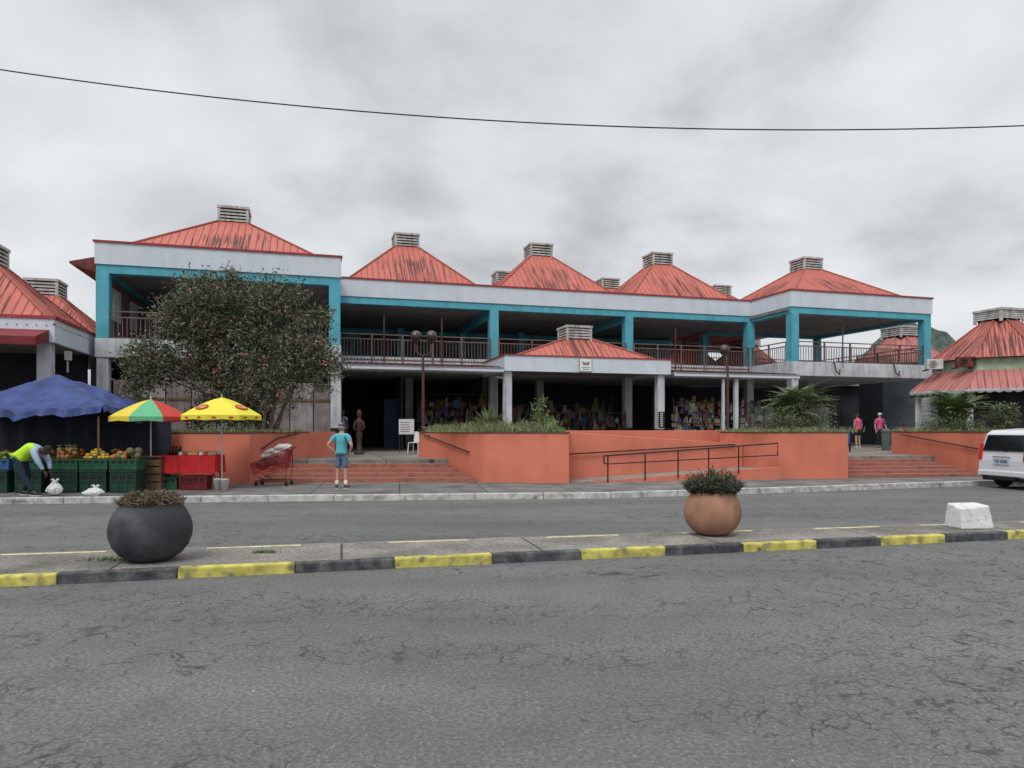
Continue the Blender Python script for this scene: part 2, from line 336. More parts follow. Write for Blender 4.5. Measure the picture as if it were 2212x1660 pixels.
rail(rt,[(1.75,22.25,.93),(7.4,23.55,1.2)])
A0=Vector((2.85,21.1,0)); A1=Vector((8.35,22.3,0)); m=MB()
for t in(0,.21,.40,.58,.76):
    p=A0.lerp(A1,t); zt=.93+(1.27-.93)*t; m.tube([(p.x,p.y,.12+.3*t),(p.x,p.y,zt)],.022,6)
m.tube([A0+Vector((-.12,-.03,.70)),A0+Vector((-.12,-.03,.93)),A0+Vector((0,0,.93)),A1+Vector((0,0,1.27)),A1+Vector((.0,0,.9))],.022,6)
m.tube([A0+Vector((-.12,-.03,.70)),A0+Vector((0,0,.68)),A1+Vector((0,0,.90))],.018,6)
m.build('ramp_railing',blackrail,rt,world=True)
# ---------------------------------------------------------------- roofs
def roofpart(parent,base,top,z0,z1,mat):
    m=MB(); k=len(base)
    for i in range(k):
        a,b=Vector((*base[i],z0)),Vector((*base[(i+1)%k],z0)); c,d=Vector((*top[(i+1)%k],z1)),Vector((*top[i],z1))
        e=(b-a); L_=e.length; e.normalize(); mid=(a+b)/2; dv=((c+d)/2-mid); dv-=e*dv.dot(e); h=dv.length; up=dv.normalized(); nr=e.cross(up).normalized()
        if nr.z<0: nr=-nr
        def uv(p): return ((p-mid).dot(e),(p-mid).dot(up))
        m.face([a,b,c,d],0,[uv(a),uv(b),uv(c),uv(d)])
        ud,uc=uv(d)[0],uv(c)[0]; nrib=int((L_/2-.1)/.27)
        for ri in range(-nrib,nrib+1):
            x=ri*.27
            if x<ud: v=h*(x+L_/2)/max(1e-3,ud+L_/2)
            elif x>uc: v=h*(L_/2-x)/max(1e-3,L_/2-uc)
            else: v=h
            if v>.08:
                p=mid+e*x-up*.03; q=mid+e*x+up*v; w=e*.018; t=nr*.028
                for f in ([p-w,p+t,q+t,q-w],[p+t,p+w,q+w,q+t],[p-w,p+w,p+t]): m.face(f,0,[uv(s) for s in f])
        m.tube([a+Vector((0,0,.02)),d+Vector((0,0,.03))],.045,6)
    m.face([(*p,z1-.01) for p in top],0)
    m.face([(*p,z0-.03) for p in base],0)
    return m.build('roof',mat,parent,recalc=False)
def sq(u,v,a,b=None): b=b or a; return [(u-a,v-b),(u+a,v-b),(u+a,v+b),(u-a,v+b)]
def octa(u,v,r): return [(u+r*math.cos(R(22.5+45*i)),v+r*math.sin(R(22.5+45*i))) for i in range(8)]
def vent(parent,u,v,z,s=.58,h=.68):
    m=MB(); m.box(u-s+.08,u+s-.08,v-s+.08,v+s-.08,z-.15,z+h-.06,1)
    for a in(-1,1):
        for b in(-1,1): m.box(u+a*s-.05,u+a*s+.05,v+b*s-.05,v+b*s+.05,z-.12,z+h-.08)
    for k in range(4):
        zz=z+.02+k*(h-.12)/4
        for b in(-1,1):
            m.hexa([(u-s,v+b*(s+.03),zz),(u+s,v+b*(s+.03),zz),(u+s,v+b*(s-.05),zz+.07),(u-s,v+b*(s-.05),zz+.07),(u-s,v+b*(s+.03),zz+.075),(u+s,v+b*(s+.03),zz+.075),(u+s,v+b*(s-.05),zz+.10),(u-s,v+b*(s-.05),zz+.10)])
            m.hexa([(u+b*(s+.03),v-s,zz),(u+b*(s+.03),v+s,zz),(u+b*(s-.05),v+s,zz+.07),(u+b*(s-.05),v-s,zz+.07),(u+b*(s+.03),v-s,zz+.075),(u+b*(s+.03),v+s,zz+.075),(u+b*(s-.05),v+s,zz+.10),(u+b*(s-.05),v-s,zz+.10)])
    m.box(u-s-.08,u+s+.08,v-s-.08,v+s+.08,z+h-.1,z+h)
    return m.build('roof_vent',[louv,dark],parent)
def pyr(parent,u,v,a,z0,z1,mat=None,b=None,n=4,h=.68,s=.58):
    top=sq(u,v,s-.03) if n==4 else octa(u,v,s*.9)
    r=roofpart(parent,sq(u,v,a,b) if n==4 else octa(u,v,a),top,z0,z1,mat or roofm)
    vent(r,u,v,z1,s,h); return r
def railing(parent,p,q,z0=5.02,z1=6.07,name='railing'):
    p,q=Vector((*p,0)),Vector((*q,0)); L_=(q-p).length; d=(q-p).normalized(); m=MB()
    for z in(z1,z1-.22,z0+.06): m.beam(p+Vector((0,0,z)),q+Vector((0,0,z)),.055,.05)
    n=int(L_/.15)
    for i in range(n+1):
        c=p+d*(L_*i/n); m.box(c.x-.012,c.x+.012,c.y-.012,c.y+.012,z0+.06,z1-.2)
    k=max(1,round(L_/1.5))
    for i in range(k+1):
        c=p+d*(L_*i/k); m.box(c.x-.035,c.x+.035,c.y-.035,c.y+.035,z0-.25,z1+.02)
    return m.build(name,railm,parent)
# ---------------------------------------------------------------- main market hall
B=thing('market_hall','long two storey market hall with teal columns, white fascias and five red pyramid roofs','building',(OX,OY,0),A)
def bp(name,mat,fn,bevel=0,parent=B,smooth=False):
    m=MB(); fn(m); return m.build(name,mat,parent,smooth=smooth,bevel=bevel)
bp('floor_slab',greyw,lambda m:(m.box(0,8.8,0,13,4.35,5.05),m.box(8.8,30.45,4.0,13,4.35,5.05),m.box(30.45,39.3,.7,9.6,4.35,5.05)),.02)
bp('ceiling',ceilm,lambda m:(m.box(.2,8.6,.2,12.8,7.62,7.72),m.box(8.6,30.45,4.2,12.8,7.62,7.72),m.box(30.45,39.1,.9,9.4,7.62,7.72)))
for fu in ((0,8.8,0,.16),(0,.16,.16,9.6),(8.64,8.8,.16,4.0),(8.8,30.5,4.0,4.16),(30.5,30.66,.7,4.16),(30.66,39.14,.7,.86),(39.14,39.3,.7,9.6)):
    bp('fascia',white,lambda m:m.box(fu[0],fu[1],fu[2],fu[3],7.78,8.58))
    bp('roof_edge',redtrim,lambda m:m.box(fu[0]-.05,fu[1]+.05,fu[2]-.05,fu[3]+.03,8.582,8.65))
for fu in ((.04,8.76,.05,.4),(.04,.4,.4,9.4),(8.42,8.76,.4,4.0),(8.8,30.5,4.05,4.4),(30.54,30.9,.75,4.05),(30.9,38.9,.75,1.1),(38.9,39.25,.75,9.5),(30.9,38.9,9.1,9.45)):
    bp('beam',teal,lambda m:m.box(fu[0],fu[1],fu[2],fu[3],7.46,7.776))
for u in(16.2,23.35): bp('cross_beam',teal,lambda m:m.box(u-.15,u+.15,4.4,12.5,7.25,7.61))
for u in(4.4,): bp('cross_beam',ceilm,lambda m:m.box(u-.15,u+.15,.4,12.5,7.3,7.61))
for u,v in((.25,.25),(8.55,.25),(16.2,4.25),(23.35,4.25),(30.55,4.25),(30.78,.95),(39.02,.95),(30.8,9.2),(39.0,9.2),(16.2,11.5),(23.35,11.5),(9,11.5),(12.6,11.5),(19.8,11.5),(26.9,11.5)):
    w=.22 if v<5 else .18
    bp('column',teal,lambda m:m.box(u-w,u+w,v-w,v+w,5.052,7.458),.015)
for i,(u,v) in enumerate(((.25,.25),(8.6,.25),(16.2,4.3),(23.35,4.3),(30.55,4.3),(30.78,.95),(39.02,.95),(35,5),(12.6,8),(19.8,8),(27,8),(4.4,.25))):
    c=bp('ground_column',greyw,lambda m:m.box(u-.2,u+.2,v-.2,v+.2,PZ,4.348),.015)
    if v<5: bp('painted_base',blk,lambda m:m.box(u-.206,u+.206,v-.206,v+.206,PZ,1.75),parent=c)
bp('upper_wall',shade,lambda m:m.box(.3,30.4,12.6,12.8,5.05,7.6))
bp('upper_side_wall',M('brown_inner_wall',(.16,.12,.11),.9,.3,1),lambda m:m.box(.12,.3,.6,12.6,5.055,7.45))
for k,(v0,v1) in enumerate(((1.1,2.3),(4.0,5.2),(7.0,8.2))):
    w=bp('window',M('window_frame_white',(.6,.6,.58)),lambda m:m.box(.303,.36,v0,v1,5.9,7.1))
    bp('pane',M('window_pane_pale',(.62,.66,.68),.2),lambda m:(m.box(.361,.38,v0+.08,(v0+v1)/2-.03,5.98,7.02),m.box(.361,.38,(v0+v1)/2+.03,v1-.08,5.98,7.02)),parent=w)
for k,u in enumerate((10,11.8,14,17.5,19,21.3,24.5,26.3,28.5)):
    w=bp('door',[teal,woodb,wood][k%3],lambda m:m.box(u-.5,u+.5,12.54,12.6,5.06,7.1))
    bp('door_panel',shade,lambda m:(m.box(u-.38,u-.05,12.52,12.54,5.3,6.9),m.box(u+.05,u+.38,12.52,12.54,5.3,6.9)),parent=w)
bp('inner_sill',teal,lambda m:m.box(8.9,30.4,12.4,12.6,7.2,7.45))
pyr(B,4.4,4.4,4.3,8.22,10.72)
for u in(12.4,19.65,26.9): pyr(B,u,7.75,3.62,8.2,11.05)
for u in(19.65,26.9,35.4): pyr(B,u,14.9,3.62,8.2,11.05)
pyr(B,34.9,5.1,4.3,8.22,10.70)
bp('rear_parapet',white,lambda m:m.box(0,39.3,18.4,18.6,7.5,8.5))
bp('side_eave',rust,lambda m:m.hexa([(-1.1,1.0,7.95),(0,1.0,7.6),(0,9,7.6),(-1.1,9,7.95),(-1.1,1.0,8.02),(0,1.0,8.3),(0,9,8.3),(-1.1,9,8.02)]))
bp('side_eave',rust,lambda m:m.hexa([(39.3,2,7.6),(40.2,2,7.9),(40.2,9,7.9),(39.3,9,7.6),(39.3,2,7.9),(40.2,2,7.97),(40.2,9,7.97),(39.3,9,7.9)]))
railing(B,(.45,.1),(8.35,.1)); railing(B,(.1,.45),(.1,4)); 
for a,b in((8.95,15.98),(16.42,23.13),(23.57,30.35)): railing(B,(a,4.0),(b,4.0),4.85,6.07)
railing(B,(30.6,1.2),(30.6,4)); railing(B,(31.0,.8),(38.8,.8)); railing(B,(39.15,1.2),(39.15,9)); railing(B,(31.0,9.3),(38.8,9.3))
for u,v in((4.1,.05),(10.9,3.9),(13.6,3.9),(25.9,3.9),(33.6,.72)):
    bp('pole',brown,lambda m:m.tube([(u,v,4.8),(u,v,6.95)],.035,6))
for u,v in((33.0,.62),(36.7,.62)):
    bp('drain_pipe',brown,lambda m:m.tube([(u,v+.05,5.2),(u,v-.05,4.9),(u+.05,v-.08,4.6),(u+.25,v-.08,4.45),(u+.3,v-.05,4.7)],.035,6))
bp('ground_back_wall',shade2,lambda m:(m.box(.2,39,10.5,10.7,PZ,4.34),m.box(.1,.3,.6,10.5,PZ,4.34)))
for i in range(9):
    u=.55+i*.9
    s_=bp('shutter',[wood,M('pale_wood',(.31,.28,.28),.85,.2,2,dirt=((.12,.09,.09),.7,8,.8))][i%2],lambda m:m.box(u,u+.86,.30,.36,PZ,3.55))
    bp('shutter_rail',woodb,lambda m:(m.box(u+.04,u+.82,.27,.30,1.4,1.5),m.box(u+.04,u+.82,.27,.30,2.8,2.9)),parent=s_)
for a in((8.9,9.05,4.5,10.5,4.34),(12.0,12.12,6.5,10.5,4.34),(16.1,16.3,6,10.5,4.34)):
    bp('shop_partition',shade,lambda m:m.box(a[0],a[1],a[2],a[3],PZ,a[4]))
bp('blue_door',M('deep_blue_door',(.03,.06,.14),.6),lambda m:m.box(11.2,12.0,6.9,7.0,PZ,3.2))
for a in((31.2,33.4,6.0,6.15,3.0),(35.0,38.6,8.0,8.15,2.3)):
    bp('shop_partition',M('white_partition',(.45,.46,.46),.8),lambda m:m.box(a[0],a[1],a[2],a[3],PZ,a[4]))
for k in range(3): bp('shop_shutter',M('white_shutter',(.5,.52,.53),.7),lambda m:m.box(31.3+k*.7,31.9+k*.7,5.9,5.97,PZ+.1,2.7))
RW=thing('rear_wing','plain shaded rear wing of the market seen past the right steps','building',BL(39.5,11.5,PZ),A)
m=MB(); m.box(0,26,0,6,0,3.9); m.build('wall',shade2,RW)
m=MB(); m.box(-.3,26.3,-.6,6.2,3.9,4.6); m.build('fascia',greyw,RW)
for k in range(6): m=MB(); m.box(.8+k*2.6,2.3+k*2.6,-.04,-.005,0,2.4); m.build('door',[greyw,shade2,M('door_blue',(.05,.10,.22))][k%3],RW)
def walk(u0,u1,lab,z=4.12,posts=(),v0=-.1,v1=3.9):
    t=thing('walkway_canopy',lab,'canopy',BL(u0,v0,PZ),A)
    m=MB(); L_=u1-u0
    m.face([(0,-.15,z-PZ+.20),(L_,-.15,z-PZ+.20),(L_,v1-v0,z-PZ+.62),(0,v1-v0,z-PZ+.62)],0)
    m.face([(0,-.15,z-PZ+.15),(L_,-.15,z-PZ+.15),(L_,v1-v0,z-PZ+.57),(0,v1-v0,z-PZ+.57)],0)
    x=.15
    while x<L_: m.beam((x,-.16,z-PZ+.21),(x,v1-v0,z-PZ+.63),.05,.04); x+=.3
    m.build('roof',rust,t,recalc=False)
    m=MB(); m.box(0,L_,-.12,-.04,z-PZ,z-PZ+.19); m.build('fascia',white,t)
    m=MB(); nx=int(L_/.05)
    top=[(i*L_/nx,-.13,z-PZ+.012) for i in range(nx+1)]; bot=[(i*L_/nx,-.13,z-PZ-.015-.05*abs(math.sin(i*L_/nx*math.pi/.3))) for i in range(nx+1)]
    m.idx(top+bot,[(i,i+1,nx+2+i,nx+1+i) for i in range(nx)]); m.build('scalloped_trim',M('trim_dark_spots',(.12,.11,.1)),t)
    for k,(u,mt,w) in enumerate(posts):
        m=MB(); m.box(u-u0-w,u-u0+w,0,2*w,0,z-PZ); m.build('post',mt,t,bevel=.01)
    return t
walk(8.85,15.5,'low rusty roofed canopy with white edge over the main entrance',posts=())
walk(23.6,30.3,'low canopy with scalloped white edge over the hanging bags',posts=((26.2,greyw,.06),(26.9,greyw,.09)))
pt=thing('entrance_pavilion','single storey pavilion with flat white fascia, low red roof and roof vent','pavilion',BL(15.6,0,PZ),A)
def pb(name,mat,fn,bevel=0,parent=pt):
    m=MB(); fn(m); return m.build(name,mat,parent,bevel=bevel)
zf=4.2-PZ; zt=4.86-PZ
for a in((0,7.9,0,.14),(0,.14,.14,3.9),(7.76,7.9,.14,3.9)):
    pb('fascia',white,lambda m:m.box(*a,zf,zt)); pb('roof_edge',redtrim,lambda m:m.box(a[0]-.04,a[1]+.04,a[2]-.04,a[3]+.02,zt+.002,zt+.05))
pb('ceiling',ceilm,lambda m:m.box(.14,7.76,.14,3.9,zf+.15,zf+.25))
r_=roofpart(pt,[(.2,.2),(7.7,.2),(7.7,3.9),(.2,3.9)],[(3.45,1.6),(4.55,1.6),(4.55,2.6),(3.45,2.6)],zt-.12,5.9-PZ,roofm); vent(r_,4.0,2.1,5.88-PZ,.58,.62)
for u in(.2,7.5):
    c=pb('column',greyw,lambda m:m.box(u-.17,u+.17,.15,.49,0,zf),.015); pb('painted_base',blk,lambda m:m.box(u-.178,u+.178,.142,.498,0,.95),parent=c)
pb('drain_pipe',M('grey_pipe',(.4,.42,.43),.5),lambda m:m.tube([(-.35,.3,zf-.25),(.0,.2,zf-.3),(.0,.08,zf-.5),(.0,.08,.2)],.05,8))
m=MB(); m.box(7.34,7.66,.13,.14,1.0,1.75,0)
for k in range(7):
    z=1.07+k*.095; m.box(7.44,7.56,.122,.13,z,z+.055,1); m.box(7.47,7.53,.119,.122,z+.018,z+.036,0)
m.build('lettered_panel',[blk,M('sign_white',(.65,.65,.64))],pt)
m=MB(); m.box(3.40,4.0,-.04,-.005,zf+.03,zf+.62,1); m.box(3.425,3.975,-.05,-.0405,zf+.055,zf+.595,0)
for s in(-1,1):
    for k in range(4):
        m.tube([(3.7+s*.03,-.055,zf+.40-.02*k),(3.7+s*(.12),-.055,zf+.46-.04*k),(3.7+s*(.21-.03*k),-.055,zf+.48-.055*k)],[.007,.012,.003],6,2)
m.tube([(3.7,-.055,zf+.32),(3.7,-.055,zf+.48)],.013,6,2)
for k,(a,b) in enumerate(((3.52,3.58),(3.6,3.66),(3.68,3.73),(3.76,3.82),(3.84,3.88))): m.box(a,b,-.055,-.0505,zf+.19,zf+.23,2)
for k,(a,b) in enumerate(((3.56,3.62),(3.64,3.74),(3.77,3.84))): m.box(a,b,-.055,-.0505,zf+.11,zf+.14,2)
m.build('sign_board',[M('sign_board_white',(.80,.80,.79),.6,.03),M('sign_frame_grey',(.25,.26,.27)),M('sign_ink',(.10,.11,.11))],pt)
# ---------------------------------------------------------------- left neighbour building
Lb=thing('market_annex','single storey annex with red hip roofs behind the blue tarp stall','building',BL(-.2,-3.6,0),A)
def lb(name,mat,fn,bevel=0,parent=Lb):
    m=MB(); fn(m); return m.build(name,mat,parent,bevel=bevel)
for a in((-9,0,0,.14),(-.14,0,.14,12)):
    lb('fascia',white,lambda m:m.box(*a,4.46,5.2)); lb('roof_edge',redtrim,lambda m:m.box(a[0]-.04,a[1]+.05,a[2]-.04,a[3],5.202,5.3))
lb('ceiling',ceilm,lambda m:m.box(-9,-.14,.14,12,4.5,4.6))
for v in(3.2,9.6): pyr(Lb,-3.2,v,3.2,5.0,7.45)
for u,v in((-.35,.35),(-.35,6.2),(-6.2,.35)): lb('column',greyw,lambda m:m.box(u-.2,u+.2,v-.2,v+.2,.6,4.458),.015)
lb('post',brown,lambda m:m.box(-1.75,-1.6,-.5,-.35,.13,4.0))
lb('awning',M('dark_red_awning',(.20,.025,.03),.6,.2),lambda m:m.hexa([(-9,-1.2,4.25),(-.15,-1.2,4.25),(-.15,-.01,4.45),(-9,-.01,4.45),(-9,-1.2,4.5),(-.15,-1.2,4.5),(-.15,-.01,4.85),(-9,-.01,4.85)]))
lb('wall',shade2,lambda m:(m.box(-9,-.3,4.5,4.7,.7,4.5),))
lb('camera_box',louv,lambda m:(m.box(-.02,.14,1.0,1.25,4.0,4.3),m.tube([(.05,1.1,3.6),(.05,1.1,4.0)],.03)))
# ---------------------------------------------------------------- octagonal pavilions
def octpav(u,v,lab,r1=2.5,r2=3.6,z0=5.0,z1=6.8,green=True,mat=None,vh=.6,vs=.75):
    t=thing('octagonal_pavilion',lab,'pavilion',BL(u,v,PZ),A)
    zz=PZ
    pyr(t,0,0,r1,z0-zz,z1-zz,mat or roofm,n=8,h=vh,s=vs)
    if not green:
        m=MB(); m.prism(octa(0,0,r1-.4),0,z0-zz+.02); m.build('wall',shade,t); return t
    m=MB(); m.prism(octa(0,0,r1-.3),4.1-zz,z0-zz+.02); m.build('upper_wall',M('pale_green_wall',(.36,.48,.33),.8),t)
    rf=roofpart(t,octa(0,0,r2),octa(0,0,r1-.25),3.42-zz,4.3-zz,rooff)
    oc=octa(0,0,r2+.02)
    for i in range(8):
        m=MB()
        p,q=Vector((*oc[i],0)),Vector((*oc[(i+1)%8],0)); m.prism([p,q,q*.985,p*.985],3.34-zz,3.44-zz)
        n=9; nx=72
        pts=[p.lerp(q,k/nx) for k in range(nx+1)]
        top=[(c.x*1.003,c.y*1.003,3.36-zz) for c in pts]; bot=[(c.x*1.003,c.y*1.003,3.33-zz-.07*abs(math.sin(k/nx*n*math.pi))) for k,c in enumerate(pts)]
        m.idx(top+bot,[(k,k+1,nx+2+k,nx+1+k) for k in range(nx)],1)
        m.build('scalloped_trim',[greyw,M('trim_grey',(.30,.30,.30))],t)
    m=MB(); m.prism(octa(0,0,r1-.45),0,4.1-zz); m.build('lower_wall',shade2,t)
    for p in octa(0,0,r2-.35)[3:7]:
        m=MB(); m.box(p[0]-.09,p[0]+.09,p[1]-.09,p[1]+.09,0,3.34-zz); m.build('post',greyw,t)
    return t
octpav(38.5,-3.7,'octagonal pavilion with two tiered red roof and pale green wall at the right edge',r1=3.05,r2=3.9,z0=4.85,z1=6.75,vh=.5,vs=.66)
octpav(43.0,6.5,'octagonal red roofed pavilion seen through the open upper floor, nearest',r1=2.9,r2=4,z0=5.6,z1=7.4,green=False,mat=rooff)
for u,v,lab in((34.5,18,'small far red roofed pavilion seen under the left of the open upper floor'),(39,17,'far red roofed pavilion seen between its two lookalikes through the upper floor')):
    octpav(u,v,lab,r1=3.2,r2=4.2,z0=5.9,z1=7.9,green=False,mat=rooff)
for u,v,mt,lab in((35.3,-3.15,M('ac_white',(.55,.55,.52)),'white air conditioner unit mounted above the scalloped red roof'),(35.55,-4.5,rust,'rusty red air conditioner unit beside the white one')):
    p=BL(u,v,4.42); t=thing('air_conditioner',lab,'air conditioner',p,A-R(28)); t.scale=(.8,.8,.75)
    m=MB(); m.box(-.43,.43,-.16,.16,.05,.66); m.build('casing',mt,t,bevel=.02)
    m=MB(); 
    for r in(.08,.15,.22): m.tube([(-.12+r*math.cos(a*.5236),-.175,.35+r*math.sin(a*.5236)) for a in range(13)],.008,4)
    for a in range(6): m.tube([(-.12,-.175,.35),(-.12+.22*math.cos(a*1.047),-.175,.35+.22*math.sin(a*1.047))],.006,4)
    m.build('fan_grille',blk,t)
    for a in(-.37,.37): m=MB(); m.box(a-.03,a+.03,-.16,.7,-.03,.05); m.build('bracket',brown,t)
# ---------------------------------------------------------------- lamps
globe=M('smoked_globe',(.05,.035,.032),.12,.2,5,spec=.6)
def lamp(px,Y,lab,globes,gz):
    x,y=XY(px,Y); t=thing('street_lamp',lab,'lamp',(x,y,PZ),0,)
    m=MB(); m.tube([(0,0,0),(0,0,gz-PZ-.75)],[.07,.05],8); m.build('post',brown,t)
    for s in globes:
        m=MB(); m.tube([(0,0,gz-PZ-.75),(s*.5,0,gz-PZ-.72),(s,0,gz-PZ-.6),(s,0,gz-PZ-.18)],.03,6); m.lathe([(.05,0),(.09,.03),(.06,.1)],10,(s,0,gz-PZ-.27)); m.build('arm',brown,t)
        m=MB(); m.ell((s,0,gz-PZ),.235,20,14); m.build('globe',globe,t,smooth=True)
lamp(914,28.2,'brown street lamp with two smoked globes above the entrance canopy',(-.28,.33),5.38)
lamp(1572,31.9,'brown street lamp with one smoked globe right of the entrance pavilion',(-.15,),5.25)
m=MB(); pts=[]
for i in range(-20,81):
    px=i*60-200; y=281-4.25e-5*(px-1750)**2; pts.append((*XY(px,15),ZZ(y,15)))
m.tube(pts,.0135,6); tag(m.build('overhead_cable',blk),'black overhead cable sagging across the sky','cable')
m=MB(); nx,ny=60,10; vs=[]
for j in range(ny+1):
    for i in range(nx+1):
        x=60+i*5; pk=48*math.exp(-((x-178)/38)**2)+26*math.exp(-((x-290)/60)**2)
        h=pk*math.sin(math.pi*(j/ny)*.5)**1.2; nv=Vector((x*.06,j*.9,0))
        h+=(noise.noise(nv)*2.2+noise.noise(nv*4)*1.6)*min(1,h/8); vs.append((x+noise.noise(nv*2)*3,270+j*5,max(h,-1)))
m.idx(vs,[(j*(nx+1)+i,j*(nx+1)+i+1,(j+1)*(nx+1)+i+1,(j+1)*(nx+1)+i) for j in range(ny) for i in range(nx)])
struct(m.build('hill',M('hill_forest',(.075,.10,.085),.95,.5,.25,1.,.8,dirt=((.035,.05,.04),.9,.4,.4)),smooth=True))
# ---------------------------------------------------------------- foliage
gD=M('leaf_dark',(.055,.07,.04),.6,.3,4); gM=M('leaf_mid',(.10,.125,.065),.6,.3,4); gL=M('leaf_light',(.18,.23,.09),.6,.3,4); gB=M('leaf_brown',(.15,.12,.085),.7,.3,4)
gG=M('leaf_olive_grey',(.17,.175,.11),.7,.3,4); gP=M('palm_green',(.12,.19,.07),.5,.3,4)
pink=M('pink_petals',(.46,.15,.17),.6,.3,6); bark=M('bark',(.15,.125,.105),.9,.3,8)
def leafcloud(m,blobs,ncl,per,size,asp_,spread,weights,surf=.45,out=.6):
    W=[b[3]*b[3] if not isinstance(b[3],tuple) else b[3][0]*b[3][2] for b in blobs]
    cents=[]
    for c in range(ncl):
        b=random.choices(blobs,W)[0]; r=b[3] if isinstance(b[3],tuple) else (b[3],b[3],b[3])
        while 1:
            d=Vector([random.gauss(0,1) for _ in range(3)]); 
            if d.length>.01: break
        d.normalize(); rr=random.random()**surf
        p=Vector(b[:3])+Vector((d.x*r[0],d.y*r[1],d.z*r[2]))*rr; cents.append(p)
        mi=random.choices(range(len(weights)),weights)[0]
        for k in range(per):
            q=p+Vector([random.gauss(0,spread) for _ in range(3)])
            e=(Vector([random.gauss(0,1) for _ in range(3)])+d*out+Vector((0,0,.3))).normalized()
            n=e.cross(Vector([random.gauss(0,1) for _ in range(3)])).normalized()
            s=size*random.uniform(.6,1.3); 
            m.face([q,q+e*s*.5+n*s*asp_,q+e*s,q+e*s*.5-n*s*asp_],mi if random.random()<.7 else random.choices(range(len(weights)),weights)[0])
    return cents
T=thing('oleander_tree','wide flowering shrub tree with olive leaves and small pink blossoms','tree',(-8.0,22.6,1.6))
YT=22.6; k_=YT/F
bl=[]
for px,py,r in((505,690,92),(445,655,64),(600,668,62),(560,750,98),(425,740,78),(650,755,60),(692,765,40),(350,790,58),(300,800,42),(480,830,76),(600,830,62),(405,628,32),(575,632,30),(500,606,24),(688,685,30),(310,765,36),(702,820,28),(385,690,38),(280,838,26),(530,870,55),(455,610,18),(640,640,18),(722,790,18),(270,770,16)):
    x,y=XY(px,YT); bl.append((x,y+random.uniform(-.5,.5),ZZ(py,YT),(r*k_*1.1,r*k_*.9,r*k_*1.1)))
m=MB(); cents=leafcloud(m,bl,2250,20,.14,.17,.15,[3,3.6,3,1.8],.65)
m.build('crown',[gD,gM,gG,gB],T,world=True,recalc=False)
m=MB()
for i in range(125):
    c=random.choice(cents)+Vector((random.gauss(0,.1),-.3+random.gauss(0,.1),random.gauss(0,.1)))
    if c.x<-10.2 and random.random()<.6: continue
    for k in range(5):
        q=c+Vector([random.gauss(0,.05) for _ in range(3)]); e=Vector([random.gauss(0,1) for _ in range(3)]).normalized(); n=e.orthogonal().normalized(); s=random.uniform(.02,.045)
        m.face([q-e*s,q+n*s,q+e*s,q-n*s])
m.build('blossoms',pink,T,world=True,recalc=False)
m=MB(); base=Vector((-8.0,22.7,1.55))
limbs=[]
for i in range(12):
    a=random.choice(bl[:11]); b0_=base+Vector((random.uniform(-.45,.45),random.uniform(-.3,.3),0)); tip=Vector(a[:3])
    mid=b0_.lerp(tip,.5)+Vector((random.uniform(-.2,.2),0,.25)); m.tube([b0_,b0_.lerp(mid,.5)+Vector((0,0,.1)),mid,tip],[.07,.055,.04,.015],6); limbs+=[mid,tip,mid.lerp(tip,.5)]
for i in range(420):
    c=random.choice(cents); s=min(limbs,key=lambda q:(q-c).length); m.tube([s,s.lerp(c,.5)+Vector((0,0,.06)),c+(c-s)*.06],[.014,.010,.004],4)
m.build('trunk',bark,T,world=True)
def shrub(name,lab,cat,base,blobs,ncl,per,size,weights,mats=(gD,gM,gL,gB),asp_=.2,spread=.08,group=None):
    t=thing(name,lab,cat,base,0,group); m=MB(); cs=leafcloud(m,blobs,ncl,per,size,asp_,spread,weights); m.build('foliage',list(mats),t,world=True,recalc=False)
    m=MB(); b=Vector(base)
    for i in range(14): c=random.choice(cs); m.tube([b+Vector((random.gauss(0,.08),random.gauss(0,.05),0)),c],[.014,.005],4)
    m.build('stems',bark,t,world=True); return t
def W_(px,py,Y): x,y=XY(px,Y); return (x,y,ZZ(py,Y))
def bb(px,py,r,Y,ry=.5): x,y,z=W_(px,py,Y); k=Y/F; return (x,y,z,(r*k,ry,r*k))
shrub('leafy_shrub','tall narrow light green shrub in the planter right of the grass','shrub',(*XY(1165,22.2),1.6),[bb(1165,908,18,22.2,.2),bb(1160,885,13,22.2,.15),bb(1172,865,9,22.2,.1),bb(1182,912,14,22.2,.2)],46,16,.10,[0,2,5,0],spread=.07)
shrub('planter_bush','low grey green bush at the foot of the left palm','shrub',(*XY(1720,24.2),1.6),[bb(1690,912,32,24,.5),bb(1730,905,34,24,.5),bb(1775,910,32,24,.5),bb(1660,922,16,24,.4)],280,20,.07,[1,3,3,2],(gD,gM,gG,gL))
shrub('planter_bush','low grey green bush at the foot of the right palm','shrub',(*XY(2060,26.5),1.6),[bb(2010,920,24,26.5,.5),bb(2060,916,24,26.5,.5),bb(2110,920,22,26.5,.5)],180,20,.07,[2,3,2,2],(gD,gM,gG,gL))
shrub('leafy_shrub','light green shrub with narrow leaves behind the white van','shrub',(*XY(2175,26.5),1.6),[bb(2165,905,26,26.5,.4),bb(2180,890,18,26.5,.4)],90,18,.12,[3,4,2,0])
shrub('leafy_shrub','dark leafy shrub under the flowering tree, left of the trunk','shrub',(*XY(440,23),1.6),[bb(430,905,30,23,.4),bb(480,905,30,23,.4),bb(560,910,25,23,.4)],160,18,.1,[4,3,1,1])
